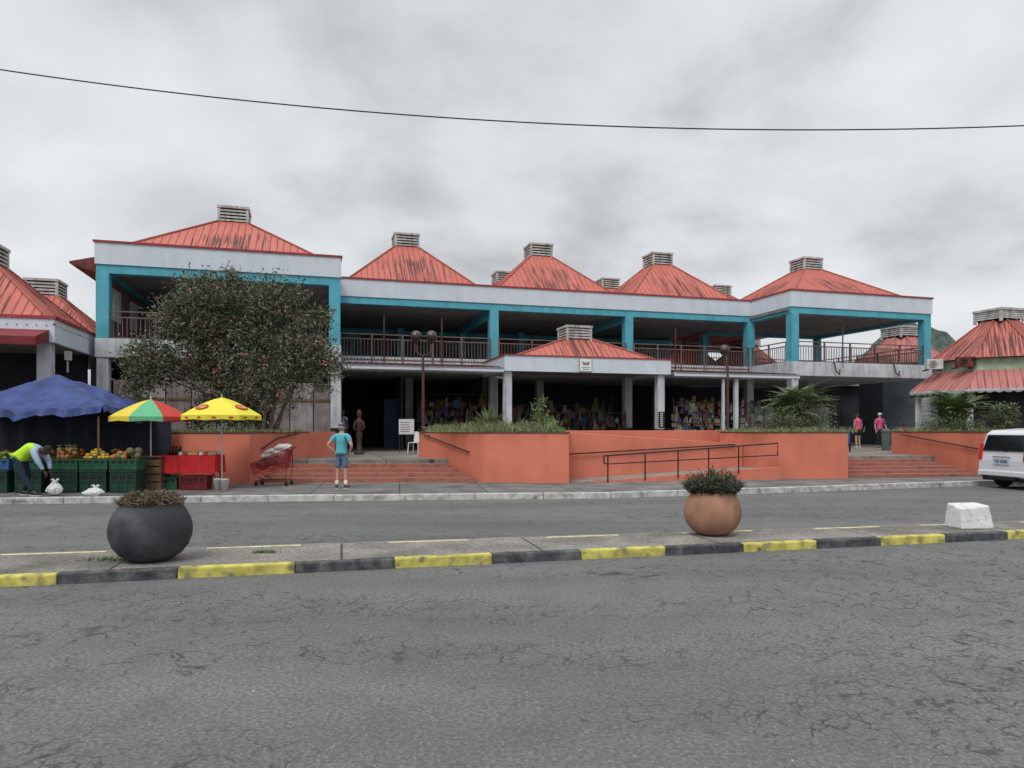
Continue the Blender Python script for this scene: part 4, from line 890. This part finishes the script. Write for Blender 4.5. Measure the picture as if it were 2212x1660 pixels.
# ---------------------------------------------------------------- people
def skinmesh(J,edges,rad,root):
    names=[]; 
    for e in edges:
        for n in e:
            if n not in names: names.append(n)
    me=bpy.data.meshes.new('s'); me.from_pydata([J[n] for n in names],[(names.index(a),names.index(b)) for a,b in edges],[])
    o=bpy.data.objects.new('s',me); col.objects.link(o); md=o.modifiers.new('s','SKIN'); md.use_smooth_shade=True
    for i,n in enumerate(names):
        me.skin_vertices[0].data[i].radius=(rad[n],rad[n]); me.skin_vertices[0].data[i].use_root=(n==root)
    sb=o.modifiers.new('u','SUBSURF'); sb.levels=2; sb.render_levels=2
    dg=bpy.context.evaluated_depsgraph_get(); r=bpy.data.meshes.new_from_object(o.evaluated_get(dg)); bpy.data.objects.remove(o); return r
STAND=dict(pel=(0,0,.93),wai=(0,0,1.07),che=(0,0,1.27),nkb=(0,0,1.42),nk=(0,.01,1.50),hd=(0,.02,1.60),
 shL=(-.18,0,1.39),shR=(.18,0,1.39),elL=(-.24,-.02,1.11),elR=(.24,-.02,1.11),wrL=(-.25,.05,.87),wrR=(.25,.05,.87),
 hiL=(-.09,0,.88),hiR=(.09,0,.88),knL=(-.10,.02,.49),knR=(.10,.02,.49),anL=(-.10,-.02,.09),anR=(.10,-.02,.09),toL=(-.12,.12,.04),toR=(.12,.12,.04))
RAD=dict(pel=.125,wai=.115,che=.13,nkb=.07,nk=.052,hd=.05,shL=.07,shR=.07,elL=.042,elR=.042,wrL=.028,wrR=.028,hiL=.088,hiR=.088,knL=.056,knR=.056,anL=.036,anR=.036,toL=.032,toR=.032)
ED=[('pel','wai'),('wai','che'),('che','nkb'),('nkb','nk'),('nk','hd'),('nkb','shL'),('nkb','shR'),('shL','elL'),('elL','wrL'),('shR','elR'),('elR','wrR'),('pel','hiL'),('pel','hiR'),('hiL','knL'),('hiR','knR'),('knL','anL'),('knR','anR'),('anL','toL'),('anR','toR')]
def human(lab,loc,rz,skin,shirt,pants,sleeve=.55,leg=.9,J={},face=(0,1,0),hair=(.05,.04,.035),cap=None,shoe=None,sock=None,scale=1,vest=None,skirt=False,bulk=1.):
    j={k:Vector(v)*1.0 for k,v in STAND.items()}; j.update({k:Vector(v) for k,v in J.items()})
    r={k:v*(bulk if k in('pel','wai','che') else 1) for k,v in RAD.items()}
    t=thing('person',lab,'person',loc,rz); t.scale=(scale,)*3
    body=MB(); body.addmesh(skinmesh(j,ED,r,'pel'))
    f=Vector(face).normalized(); hd=j['hd']; upv=(hd-j['nk']); upv=(upv-f*upv.dot(f)); upv=upv.normalized() if upv.length>.02 else Vector((0,0,1)); upv=(upv-f*upv.dot(f)).normalized(); sd=f.cross(upv)
    rot=Matrix((sd,f,upv)).transposed()
    body.ell(hd+upv*.03,(.074,.09,.108),14,10,0,rot); body.ell(hd+f*.02-upv*.045,(.055,.065,.055),12,8,0,rot)
    body.tube([hd+f*.088+upv*.045,hd+f*.108+upv*.005],[.008,.015],6)
    for s in(-1,1):
        body.ell(hd+sd*.075*s+upv*.015-f*.005,(.012,.02,.03),8,6,0,rot); body.ell(hd+f*.082+sd*.03*s+upv*.035,(.013,.008,.008),8,6,1,rot)
    body.ell(hd+f*.084-upv*.045,(.024,.008,.007),8,6,2,rot)
    for s in('L','R'):
        w=j['wr'+s]; d=(w-j['el'+s]).normalized(); inw=Vector((1 if s=='L' else -1,0,0)); n=(inw-d*inw.dot(d)); n=n.normalized() if n.length>.1 else Vector((0,1,0)); wd=d.cross(n)
        rt_=Matrix((wd,n,d)).transposed(); body.ell(w+d*.05,(.04,.016,.055),10,8,0,rt_)
        for k in range(4):
            o_=(k-1.5)*.019; l=(.062,.075,.07,.055)[k]; p0=w+d*.09+wd*o_; p1=p0+d*l*.55+n*.008; p2=p1+d*l*.4+n*.028
            body.tube([p0-d*.02,p0,p1,p2],[.009,.009,.008,.006],6)
        p0=w+d*.035+wd*.03; body.tube([p0,p0+wd*.03+d*.025,p0+wd*.035+d*.055+n*.01],[.012,.010,.008],6)
    eyem=M('eye_dark',(.02,.015,.012),.3); lip=M('lip',(.25,.09,.08),.6)
    body.build('body',[skin,eyem,lip],t,smooth=True)
    jj=dict(j); rr={k:v*1.10+.012 for k,v in r.items()}
    for s in('L','R'): jj['sl'+s]=j['sh'+s].lerp(j['el'+s],min(1,sleeve)); rr['sl'+s]=.064
    jj['hem']=j['pel'].lerp(j['wai'],.05); rr['hem']=rr['pel']+.008; jj['nk2']=j['nkb'].lerp(j['nk'],.25); rr['nk2']=.065
    ed=[('wai','hem'),('wai','che'),('che','nkb'),('nkb','nk2'),('nkb','shL'),('nkb','shR'),('shL','slL'),('shR','slR')]
    if sleeve>1:
        for s in('L','R'): jj['cu'+s]=j['el'+s].lerp(j['wr'+s],.9); rr['cu'+s]=.042; ed.append(('sl'+s,'cu'+s))
    m=MB(); m.addmesh(skinmesh(jj,ed,rr,'wai')); m.build('shirt',shirt,t,smooth=True)
    if vest:
        r2={k:v+.014 for k,v in rr.items()}; jj['v1L']=j['shL'].lerp(j['elL'],.06); jj['v1R']=j['shR'].lerp(j['elR'],.06); r2['v1L']=r2['v1R']=.085
        m=MB(); m.addmesh(skinmesh(jj,[('wai','hem'),('wai','che'),('che','nkb'),('nkb','v1L'),('nkb','v1R')],r2,'wai')); m.build('vest',vest,t,smooth=True)
    rp={k:v*1.08+.012 for k,v in r.items()}; ed=[('pel','hiL'),('pel','hiR'),('pel','wst')]; jj=dict(j); jj['wst']=j['pel'].lerp(j['wai'],.3); rp['wst']=rp['pel']*.98
    for s in('L','R'):
        if leg<=1: jj['lg'+s]=j['hi'+s].lerp(j['kn'+s],leg); rp['lg'+s]=.088 if not skirt else .1; ed.append(('hi'+s,'lg'+s))
        else: ed.append(('hi'+s,'kn'+s)); jj['lg'+s]=j['kn'+s].lerp(j['an'+s],leg-1); rp['kn'+s]=.075; rp['lg'+s]=.062; ed.append(('kn'+s,'lg'+s))
    m=MB(); m.addmesh(skinmesh(jj,ed,rp,'pel')); m.build('trousers' if leg>1 else 'shorts',pants,t,smooth=True)
    for s in('L','R'):
        a,b=j['an'+s],j['to'+s]; d=(b-a); d.z=0; d=d.normalized() if d.length>.01 else Vector((0,1,0)); sdv=Vector((d.y,-d.x,0)); rt_=Matrix((sdv,d,Vector((0,0,1)))).transposed()
        c=Vector((a.x,a.y,a.z-.05))+d*.06; m=MB(); m.ell(c+Vector((0,0,.01)),(.047,.135,.045),12,8,0,rt_); m.ell(c-d*.07+Vector((0,0,.035)),(.042,.055,.05),10,8,0,rt_); m.obox(c-Vector((0,0,.028)),(.085,.25,.024),rt_,1); m.build('shoe',[shoe or blk,M('sole',(.5,.5,.5))],t,smooth=True)
        if sock: m=MB(); m.tube([a+Vector((0,0,-.02)),a.lerp(j['kn'+s],.32)],[.045,.052],10); m.build('sock',sock,t,smooth=True)
    if hair:
        hm=M('hair_%d'%int(hair[0]*1000),hair,.8,.3,30); m=MB(); m.ell(hd+upv*.045-f*.018,(.082,.092,.108),14,10,0,rot); m.build('hair',hm,t,smooth=True)
    if cap:
        m=MB(); m.ell(hd+upv*.075-f*.005,(.088,.102,.075),14,10,0,rot)
        m.ell(hd+f*.12+upv*.075,(.068,.075,.009),12,6,0,rot); m.build('cap',cap,t,smooth=True)
    return t
x,y=XY(738,18.96)
human('man seen from behind in turquoise shirt, blue cap and denim shorts, hands on hips',(x,y,.13),R(-8),skin_l,M('turquoise_shirt',(.10,.40,.47),.8,.12,6),M('denim',(.12,.18,.28),.85,.2,14),sleeve=.6,leg=.92,
 J=dict(elL=(-.36,-.10,1.16),wrL=(-.19,-.02,.99),elR=(.31,-.08,1.14),wrR=(.20,.06,.98),knL=(-.11,.02,.49),anL=(-.13,-.02,.09),toL=(-.19,.12,.04),anR=(.12,-.02,.09),toR=(.17,.12,.04)),
 hair=(.3,.28,.26),cap=M('navy_cap',(.03,.06,.12),.7),shoe=M('shoe_dark',(.05,.05,.055)),sock=M('sock_white',(.62,.6,.58)),bulk=1.12,scale=1.0)
x,y=XY(60,16.95)
human('person bending over the fruit stall in a neon yellow vest and navy trousers',(x,y,.13),0,skin_d,M('light_blue_shirt',(.33,.42,.58),.8,.1,6),M('navy_trousers',(.018,.025,.05),.85,.2,8),sleeve=1.1,leg=1.95,
 J=dict(pel=(-.20,0,.92),wai=(-.12,0,1.04),che=(.08,0,1.13),nkb=(.27,0,1.10),nk=(.34,0,1.08),hd=(.44,0,1.07),shL=(.24,.18,1.08),shR=(.24,-.18,1.08),elL=(.36,.22,.82),elR=(.38,-.20,.82),wrL=(.46,.12,.60),wrR=(.48,-.14,.60),
  hiL=(-.18,.09,.88),hiR=(-.18,-.09,.88),knL=(-.06,.12,.49),knR=(-.02,-.12,.49),anL=(-.18,.12,.09),anR=(.22,-.12,.09),toL=(-.02,.14,.04),toR=(.36,-.14,.04)),
 face=(.6,0,-.8),hair=(.02,.018,.016),vest=M('neon_vest',(.50,.80,.04),.6,.08,8),bulk=1.05)
x,y=XY(1853,35.2)
human('person in pink shirt and black shorts standing left of the white cap wearer',(x,y,PZ),R(20),skin_l,M('pink_shirt',(.62,.10,.24),.8),M('black_cloth',(.02,.02,.025),.85),sleeve=.5,leg=.7,hair=(.05,.035,.025),shoe=M('shoe_white',(.5,.5,.5)),scale=.98)
x,y=XY(1900,35.0)
human('person in pink top, black trousers and white cap on the right steps',(x,y,PZ),R(-170),skin_l,M('pink_shirt',(.62,.10,.24),.8),M('black_cloth',(.02,.02,.025),.85),sleeve=.8,leg=1.9,hair=(.05,.035,.025),cap=M('white_cap',(.7,.7,.7)),scale=1.0,
 J=dict(elL=(-.30,.0,1.14),wrL=(-.30,.14,.95),anL=(-.16,0,.09),knL=(-.13,.02,.49),toL=(-.2,.14,.04)))
x,y=XY(1952,34.0)
human('person in red top sitting behind the right planter wall',(x,y,PZ-.05),R(100),skin_d,M('red_shirt',(.35,.03,.04),.8),M('black_cloth',(.02,.02,.025),.85),sleeve=.6,leg=1.8,
 J=dict(pel=(0,0,.55),wai=(0,.02,.68),che=(0,.03,.88),nkb=(0,.05,1.03),nk=(0,.07,1.11),hd=(0,.1,1.2),shL=(-.18,.04,1.0),shR=(.18,.04,1.0),elL=(-.22,.12,.76),elR=(.22,.12,.76),wrL=(-.14,.34,.66),wrR=(.14,.34,.66),hiL=(-.09,.03,.5),hiR=(.09,.03,.5),knL=(-.12,.42,.5),knR=(.12,.42,.5),anL=(-.12,.44,.09),anR=(.12,.44,.09),toL=(-.13,.58,.04),toR=(.13,.58,.04)))
m=MB(); m.box(-.22,.22,-.2,.2,.42,.46)
for a in(-1,1):
    for b in(-1,1): m.box(a*.19-.02,a*.19+.02,b*.17-.02,b*.17+.02,0,.42)
o=m.build('stool',woodb); o.location=(x,y,PZ-.03); tag(o,'small stool under the seated person in red','stool')
x,y=XY(741,29.6)
human('person in pale dress standing in the shade behind the man in turquoise',(x,y,PZ),R(150),skin_d,M('pale_top',(.35,.36,.42),.8),M('dark_blue_cloth',(.05,.06,.12),.85),sleeve=.4,leg=1.6)
x,y=XY(776,27.0); m=MB(); cw=M('carved_wood',(.06,.035,.025),.6,.3,12); m.lathe([(.2,0),(.2,.08),(.1,.1),(.09,.5),(.13,.75),(.09,.95),(.15,1.2),(.12,1.32),(.05,1.38),(.09,1.46),(.10,1.58),(.06,1.68),(.01,1.7)],14)
m.tube([(-.14,0,1.25),(-.2,-.05,1.0),(-.08,-.1,.9)],[.045,.035,.03],6); m.tube([(.14,0,1.25),(.2,-.05,1.0),(.08,-.1,.9)],[.045,.035,.03],6)
o=m.build('carved_figure',cw,smooth=True); o.location=(x,y,PZ); tag(o,'dark carved wooden figure standing inside the main entrance','statue')
# ---------------------------------------------------------------- goods in the shade
gname=['red','blue','beige','green','ochre','purple','white','brown']
gcol=[(.30,.07,.07),(.06,.14,.28),(.40,.35,.26),(.07,.18,.12),(.28,.18,.07),(.16,.07,.18),(.46,.45,.43),(.14,.08,.055)]
gm=[M('cloth_'+gname[i],c,.85,.6,14,dirt=((.3,.28,.25) if i%2 else (.08,.06,.08),.8,16,16)) for i,c in enumerate(gcol)]
gm_shaded=[M('shade_dimmed_cloth_'+gname[i],(c[0]*.62+.01,c[1]*.62+.01,c[2]*.62+.01),.9,.7,16,dirt=((.16,.15,.14) if i%2 else (.03,.03,.035),.85,18,18)) for i,c in enumerate(gcol)]  # darkened copies of the cloth colours, imitating shade under the roofs
def totes(i,kind,mats):
    m=MB()
    if kind==0:
        m.hexa([(-.13,-.03,0),(.13,-.03,0),(.13,.03,0),(-.13,.03,0),(-.17,-.02,.32),(.17,-.02,.32),(.17,.02,.32),(-.17,.02,.32)]); m.tube([(-.08,0,.32),(-.05,0,.46),(.05,0,.46),(.08,0,.32)],.012,5)
        return m.build('hanging_bag',mats[i],bevel=.015)
    n=8; vs=[]
    for z,w in((0,.2),(.25,.15),(.42,.09),(.58,.12)):
        for a in range(n+1): q=a/n*2-1; vs.append((q*w,.025*math.sin(a*2.3+z*3),z))
    f=[(j*(n+1)+a,j*(n+1)+a+1,(j+1)*(n+1)+a+1,(j+1)*(n+1)+a) for j in range(3) for a in range(n)]
    m.idx(vs,f); m.tube([(-.1,0,.56),(0,0,.66),(.1,0,.56)],.01,4)
    return m.build('hanging_dress',mats[i])
protos={}
def hangrow(u0,u1,v,zs,step,what,group,kinds=(0,1),cw_=None,mats=gm,lo=.6,hi=1.1):
    for z in zs:
        u=u0+random.uniform(0,.2)
        while u<u1:
            i=random.choices(range(8),cw_ or [1]*8)[0]; kd=random.choice(kinds); key=(i,kd,mats is gm)
            if key not in protos: o=totes(i,kd,mats); protos[key]=o
            else: o=protos[key].copy(); col.objects.link(o)
            s=random.uniform(lo,hi); o.scale=(s,1,s*random.uniform(.8,1.2))
            o.location=BL(u,v+random.uniform(-.15,.15),z+random.uniform(-.15,.15)); o.rotation_euler=(0,random.uniform(-.15,.15),A+random.uniform(-.9,.9))
            kn=('cloth bag','cotton dress')[kd]
            tag(o,f'{gname[i]} {kn} hanging {what}',('bag','dress')[kd],f'{gname[i]} {kn} goods {group}')
            u+=step*random.uniform(.6,1.4)
def rack(u0,u1,v,z1,lab,rows):
    t=thing('display_rack',lab,'rack',BL((u0+u1)/2,v,PZ),A); w=(u1-u0)/2
    for u in(-w,w): m=MB(); m.tube([(u,0,0),(u,0,z1-PZ)],.025,6); m.build('upright',brown,t)
    for z in rows: m=MB(); m.tube([(-w,0,z-PZ),(w,0,z-PZ)],.02,6); m.build('hanging_bar',brown,t)
rack(24.3,29.3,1.2,3.2,'metal rack hung with colourful bags right of the pavilion',(1.98,2.48,2.98)); hangrow(24.4,29.3,1.35,(1.4,1.75,2.1,2.45,2.75),.24,'on the front rack under the scalloped canopy','on the front rack',(0,0,1),[1,1,3,1,1,1,2,2],lo=.55,hi=1.0)
rack(12.6,15.9,4.9,3.6,'rack of hanging clothes in the shade left of the pavilion',(2.2,2.8,3.4)); hangrow(12.7,15.9,4.85,(1.5,1.9,2.3,2.7),.23,'on the shaded rack left of the pavilion','on the left shaded rack',mats=gm_shaded)
rack(16.8,22.9,5.2,3.4,'long rack of hanging clothes in the shade inside the pavilion',(2.3,2.9)); hangrow(16.9,22.9,5.15,(1.4,1.75,2.1,2.45),.25,'on the shaded rack behind the pavilion','on the rack behind the pavilion',mats=gm_shaded)
rack(20.9,22.6,2.9,2.6,'short rack of souvenir cloth beside the pavilion right column',(2.5,)); hangrow(20.9,22.6,2.85,(1.3,1.7,2.05),.24,'on the short rack by the right column','on the short rack',mats=gm_shaded,lo=.5,hi=.8)
def table(u0,u1,v,lab,n,what):
    t=thing('sales_table',lab,'table',BL((u0+u1)/2,v,PZ),A); w=(u1-u0)/2
    m=MB(); m.box(-w,w,-.4,.4,.72,.76); m.build('tabletop',woodb,t)
    for a in(-w+.05,w-.05):
        for b in(-.35,.35): m=MB(); m.box(a-.03,a+.03,b-.03,b+.03,0,.72); m.build('leg',woodb,t)
    for k in range(n):
        i=random.randrange(8); m=MB(); m.box(-.16,.16,-.12,.12,0,.05); m.box(-.15,.15,-.115,.115,.052,.10); o=m.build('folded_cloth',gm_shaded[i] if u0<23 else gm[i],bevel=.015)
        o.location=BL(u0+.25+(u1-u0-.5)*((k//2)/max(1,(n-1)//2)),v+random.uniform(-.2,.2),PZ+.762+.104*(k%2)); o.rotation_euler=(0,0,A+random.uniform(-.1,.1)); tag(o,f'{gname[i]} folded cloth stacked on {what}','cloth','cloths on '+what+' '+gname[i])
table(12.8,15.8,3.6,'long table of folded cloth left of the pavilion in shade',14,'the table left of the pavilion')
table(17.0,20.4,3.9,'long table of folded cloth under the pavilion roof',16,'the table under the pavilion')
table(24.0,29.5,2.4,'long table of folded cloth behind the bag rack',20,'the table behind the bag rack')
x,y,_=W_(898,930,27.5); t=thing('plastic_chair','white plastic chair standing at the top of the main steps','chair',(x,y,PZ),R(160)); wp=M('white_plastic',(.62,.62,.60),.4,.08)
m=MB(); m.box(-.22,.22,-.22,.22,.42,.45); m.build('seat',wp,t,bevel=.015)
m=MB(); m.hexa([(-.21,-.24,.45),(.21,-.24,.45),(.21,-.21,.45),(-.21,-.21,.45),(-.2,-.32,.86),(.2,-.32,.86),(.2,-.29,.86),(-.2,-.29,.86)]); m.build('backrest',wp,t,bevel=.015)
for a in(-.2,.2):
    for b in(-.2,.2): m=MB(); m.tube([(a,b,.42),(a*1.15,b*1.15,0)],.022,6); m.build('leg',wp,t)
x,y,_=W_(878,930,28.2); t=thing('notice_board','small white notice board on legs left of the white chair','board',(x,y,PZ),R(10))
m=MB(); m.box(-.3,.3,-.02,.02,.75,1.35); m.build('panel',wp,t)
for a in(-.27,.27): m=MB(); m.tube([(a,.15,0),(a,0,1.35)],.015,5); m.build('leg',brown,t)
m=MB()
for k in range(5): m.box(-.24,.1+.02*(k%3),-.026,-.02,.85+k*.09,.87+k*.09)
m.build('written_lines',blk,t)
x,y=XY(1914,31.0); m=MB(); m.lathe([(.17,0),(.21,.85),(.225,.86),(.225,.92),(.1,1.0),(.01,1.02)],18); o=m.build('litter_bin',M('bin_grey',(.10,.12,.12),.5),smooth=False); o.location=(x,y,PZ-.03); tag(o,'dark grey lidded litter bin beside the right planter wall','bin')
x,y=XY(1822,29.5); t=thing('barrier_board','blue framed barrier board at the top left of the right steps','barrier',(x,y,PZ),A)
m=MB(); m.box(-.35,.35,-.02,.02,.35,.95); m.build('panel',M('barrier_blue',(.04,.12,.35),.5),t)
for a in(-.32,.32): m=MB(); m.box(a-.02,a+.02,-.03,.03,0,1.0); m.build('leg',blk,t)
# ---------------------------------------------------------------- van
hd_=R(10); vx,vy=14.27,19.62
V=thing('parked_van','white minivan seen from behind at the right picture edge','van',(vx,vy,0),hd_)
vw=M('van_white',(.62,.65,.68),.25,.03,2,spec=.6); vg=M('van_glass',(.012,.014,.016),.08,.1,2,spec=.8)
def prof(z): return .0 if z<1.0 else .10*((z-1.0)/.72)
sp_=[(0,.32),(-.04,.45),(-.02,.8),(.03,1.02),(.17,1.58),(.32,1.68),(1.2,1.735),(2.5,1.70),(3.35,1.12),(4.25,.98),(4.42,.7),(4.40,.3)]
m=MB(); W2=1.66; k=len(sp_); vs=[]
for s in(0,1):
    for (a,z) in sp_:
        yy=(prof(z) if s==0 else W2-prof(z)); vs.append((a,yy,z))
fs=[tuple(range(k))[::-1],tuple(range(k,2*k))]+[(i,(i+1)%k,k+(i+1)%k,k+i) for i in range(k)]
m.idx(vs,fs); body=m.build('body',vw,V,smooth=False,bevel=.05,seg=3)
m=MB(); m.hexa([(.03,.13,1.08),(.03,W2-.13,1.08),(.06,W2-.13,1.08),(.06,.13,1.08),(.125,.22,1.55),(.125,W2-.22,1.55),(.2,W2-.22,1.55),(.2,.22,1.55)]); 
rw=m.build('rear_window',vg,V,bevel=.02); rw.location=(-.025,0,0)
for y0,y1 in((-.012,.0),(W2,W2+.012)):
    for a0,a1 in((.35,1.15),(1.25,2.0),(2.08,2.75)):
        m=MB(); pr=(.085 if y0<0 else -.085); 
        m.hexa([(a0,y0+.0,1.08),(a1+.15*(a0>2),y0+.0,1.08),(a1+.15*(a0>2),y1,1.08),(a0,y1,1.08),(a0+.03,y0+pr,1.58),(a1-.02,y0+pr,1.58),(a1-.02,y1+pr,1.58),(a0+.03,y1+pr,1.58)]); m.build('side_window',vg,V)
for y0,y1 in((.02,.14),(W2-.14,W2-.02)):
    m=MB(); m.hexa([(-.045,y0,.82),(-.045,y1,.82),(.05,y1,.82),(.05,y0,.82),(.055,y0+.05,1.30),(.055,y1+.02,1.30),(.12,y1+.02,1.30),(.12,y0+.05,1.30)]); m.build('tail_light',M('tail_lens',(.5,.03,.03),.2),V,bevel=.01)
m=MB(); m.box(-.08,.1,.02,W2-.02,.34,.52); m.build('bumper',vw,V,bevel=.04)
m=MB(); m.box(-.085,-.078,.2,W2-.2,.33,.37); m.box(-.083,-.03,.35,W2-.35,.28,.34); m.build('bumper_insert',blk,V)
m=MB(); m.box(-.06,-.028,W2/2-.26,W2/2+.26,.70,.86); pm=m.build('number_plate',M('plate_blue_white',(.45,.55,.68),.5),V)
textmesh('TX 4183',.12,'plate_lettering',blk,pm,Matrix.Translation((-.063,W2/2,.78))@Matrix.Rotation(R(-90),4,'Z')@Matrix.Rotation(R(90),4,'X'),.003)
m=MB(); m.tube([(-.05,W2/2-.2,1.06),(-.02,W2/2+.25,1.15)],.008,5); m.build('wiper',blk,V)
m=MB(); m.box(-.05,-.03,W2/2-.3,W2/2+.3,.90,.93); m.build('chrome_strip',M('chrome',(.6,.6,.6),.15,.05,metal=1.),V)
for a in(.75,3.5):
    for yy in(.12,W2-.12):
        wh=MB(); wh.lathe([(.18,-.10),(.29,-.10),(.315,-.07),(.315,.07),(.29,.10),(.18,.10)],28,(a,yy,.315),0,Matrix.Rotation(R(90),3,'X')); w_=wh.build('wheel',M('tyre',(.02,.02,.02),.8),V,smooth=False)
        rm=MB(); rm.lathe([(.01,-.09),(.18,-.085),(.19,0),(.18,.085),(.01,.09)],20,(a,yy,.315),0,Matrix.Rotation(R(90),3,'X')); rm.build('rim',M('rim_grey',(.35,.35,.36),.3),w_)
for yy in(-.16,W2+.02): m=MB(); m.ell((2.95,yy+.07,1.08),(.06,.1,.08),10,8); m.build('wing_mirror',vw,V,smooth=True)
m=MB(); m.box(.05,4.3,.08,W2-.08,.22,.34); m.build('underbody',blk,V)
# ---------------------------------------------------------------- world, light, camera
w=bpy.data.worlds.new('World'); sc.world=w; w.use_nodes=True; nt=w.node_tree; N=nt.nodes; L=nt.links; N.clear()
out=N.new('ShaderNodeOutputWorld'); bg=N.new('ShaderNodeBackground'); bg.inputs['Strength'].default_value=.1; L.new(bg.outputs[0],out.inputs[0])
sky=N.new('ShaderNodeTexSky'); sky.sky_type='NISHITA'; sky.sun_disc=False; sky.sun_elevation=R(52); sky.sun_rotation=R(200)
tc=N.new('ShaderNodeTexCoord'); sp=N.new('ShaderNodeSeparateXYZ'); L.new(tc.outputs['Generated'],sp.inputs[0])
def mth(op,a,b=None):
    n=N.new('ShaderNodeMath'); n.operation=op
    for i,q in enumerate((a,b)):
        if q is None: continue
        if hasattr(q,'links'): L.new(q,n.inputs[i])
        else: n.inputs[i].default_value=q
    return n.outputs[0]
zc=mth('MAXIMUM',sp.outputs[2],0); dv=mth('ADD',zc,.34); cb=N.new('ShaderNodeCombineXYZ'); L.new(mth('DIVIDE',sp.outputs[0],dv),cb.inputs[0]); L.new(mth('DIVIDE',sp.outputs[1],dv),cb.inputs[1]); cb.inputs[2].default_value=3.7
n1=N.new('ShaderNodeTexNoise'); n1.inputs['Scale'].default_value=2.6; n1.inputs['Detail'].default_value=10; n1.inputs['Roughness'].default_value=.52; n1.inputs['Distortion'].default_value=.15; L.new(cb.outputs[0],n1.inputs['Vector'])
n2=N.new('ShaderNodeTexNoise'); n2.inputs['Scale'].default_value=1.0; n2.inputs['Detail'].default_value=3; L.new(cb.outputs[0],n2.inputs['Vector'])
fc=mth('ADD',mth('MULTIPLY',n1.outputs['Fac'],.55),mth('MULTIPLY',n2.outputs['Fac'],.45))
for D,rad,amt in (((.40,1,.36),.24,.04),((.16,1,.30),.2,.022),((-.14,1,.38),.15,.02),((.58,1,.46),.22,.025)):
    D=Vector(D).normalized(); vd=N.new('ShaderNodeVectorMath'); vd.operation='DISTANCE'; L.new(tc.outputs['Generated'],vd.inputs[0]); vd.inputs[1].default_value=D
    r_=N.new('ShaderNodeMapRange'); r_.interpolation_type='SMOOTHSTEP'; r_.inputs[1].default_value=rad; r_.inputs[2].default_value=0; r_.inputs[4].default_value=amt
    L.new(mth('ADD',vd.outputs['Value'],mth('MULTIPLY',mth('SUBTRACT',n1.outputs['Fac'],.5),.6)),r_.inputs[0]); fc=mth('SUBTRACT',fc,r_.outputs[0])
cr=N.new('ShaderNodeValToRGB'); L.new(fc,cr.inputs[0]); e=cr.color_ramp.elements
e[0].position=.34; e[0].color=(.40,.42,.445,1); e[1].position=.64; e[1].color=(.78,.80,.82,1)
k=e.new(.43); k.color=(.535,.557,.585,1); k=e.new(.51); k.color=(.66,.682,.71,1)
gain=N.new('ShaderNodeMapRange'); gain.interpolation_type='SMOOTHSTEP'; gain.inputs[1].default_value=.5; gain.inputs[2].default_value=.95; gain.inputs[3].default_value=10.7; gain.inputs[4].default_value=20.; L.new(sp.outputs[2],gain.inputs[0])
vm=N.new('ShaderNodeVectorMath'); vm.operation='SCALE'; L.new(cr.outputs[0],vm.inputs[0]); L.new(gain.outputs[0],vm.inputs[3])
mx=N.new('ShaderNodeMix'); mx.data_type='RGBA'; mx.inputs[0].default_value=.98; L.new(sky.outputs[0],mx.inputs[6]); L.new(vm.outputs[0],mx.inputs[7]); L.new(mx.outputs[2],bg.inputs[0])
sl=bpy.data.lights.new('sun','SUN'); sl.energy=1.5; sl.angle=R(25); sl.color=(1,.97,.93); so=bpy.data.objects.new('sun',sl); col.objects.link(so)
sd=Vector((math.sin(R(200))*math.cos(R(52)),math.cos(R(200))*math.cos(R(52)),math.sin(R(52)))); so.rotation_euler=sd.to_track_quat('Z','Y').to_euler()
cam=bpy.data.cameras.new('camera'); co=bpy.data.objects.new('camera',cam); col.objects.link(co); co.location=(0,0,H); co.rotation_euler=(R(90),0,0)
cam.sensor_width=36; cam.lens=36*F/2212; cam.shift_y=95/2212; cam.clip_end=6000; sc.camera=co
sc.view_settings.view_transform='Standard'; sc.view_settings.look='None'; sc.view_settings.exposure=0
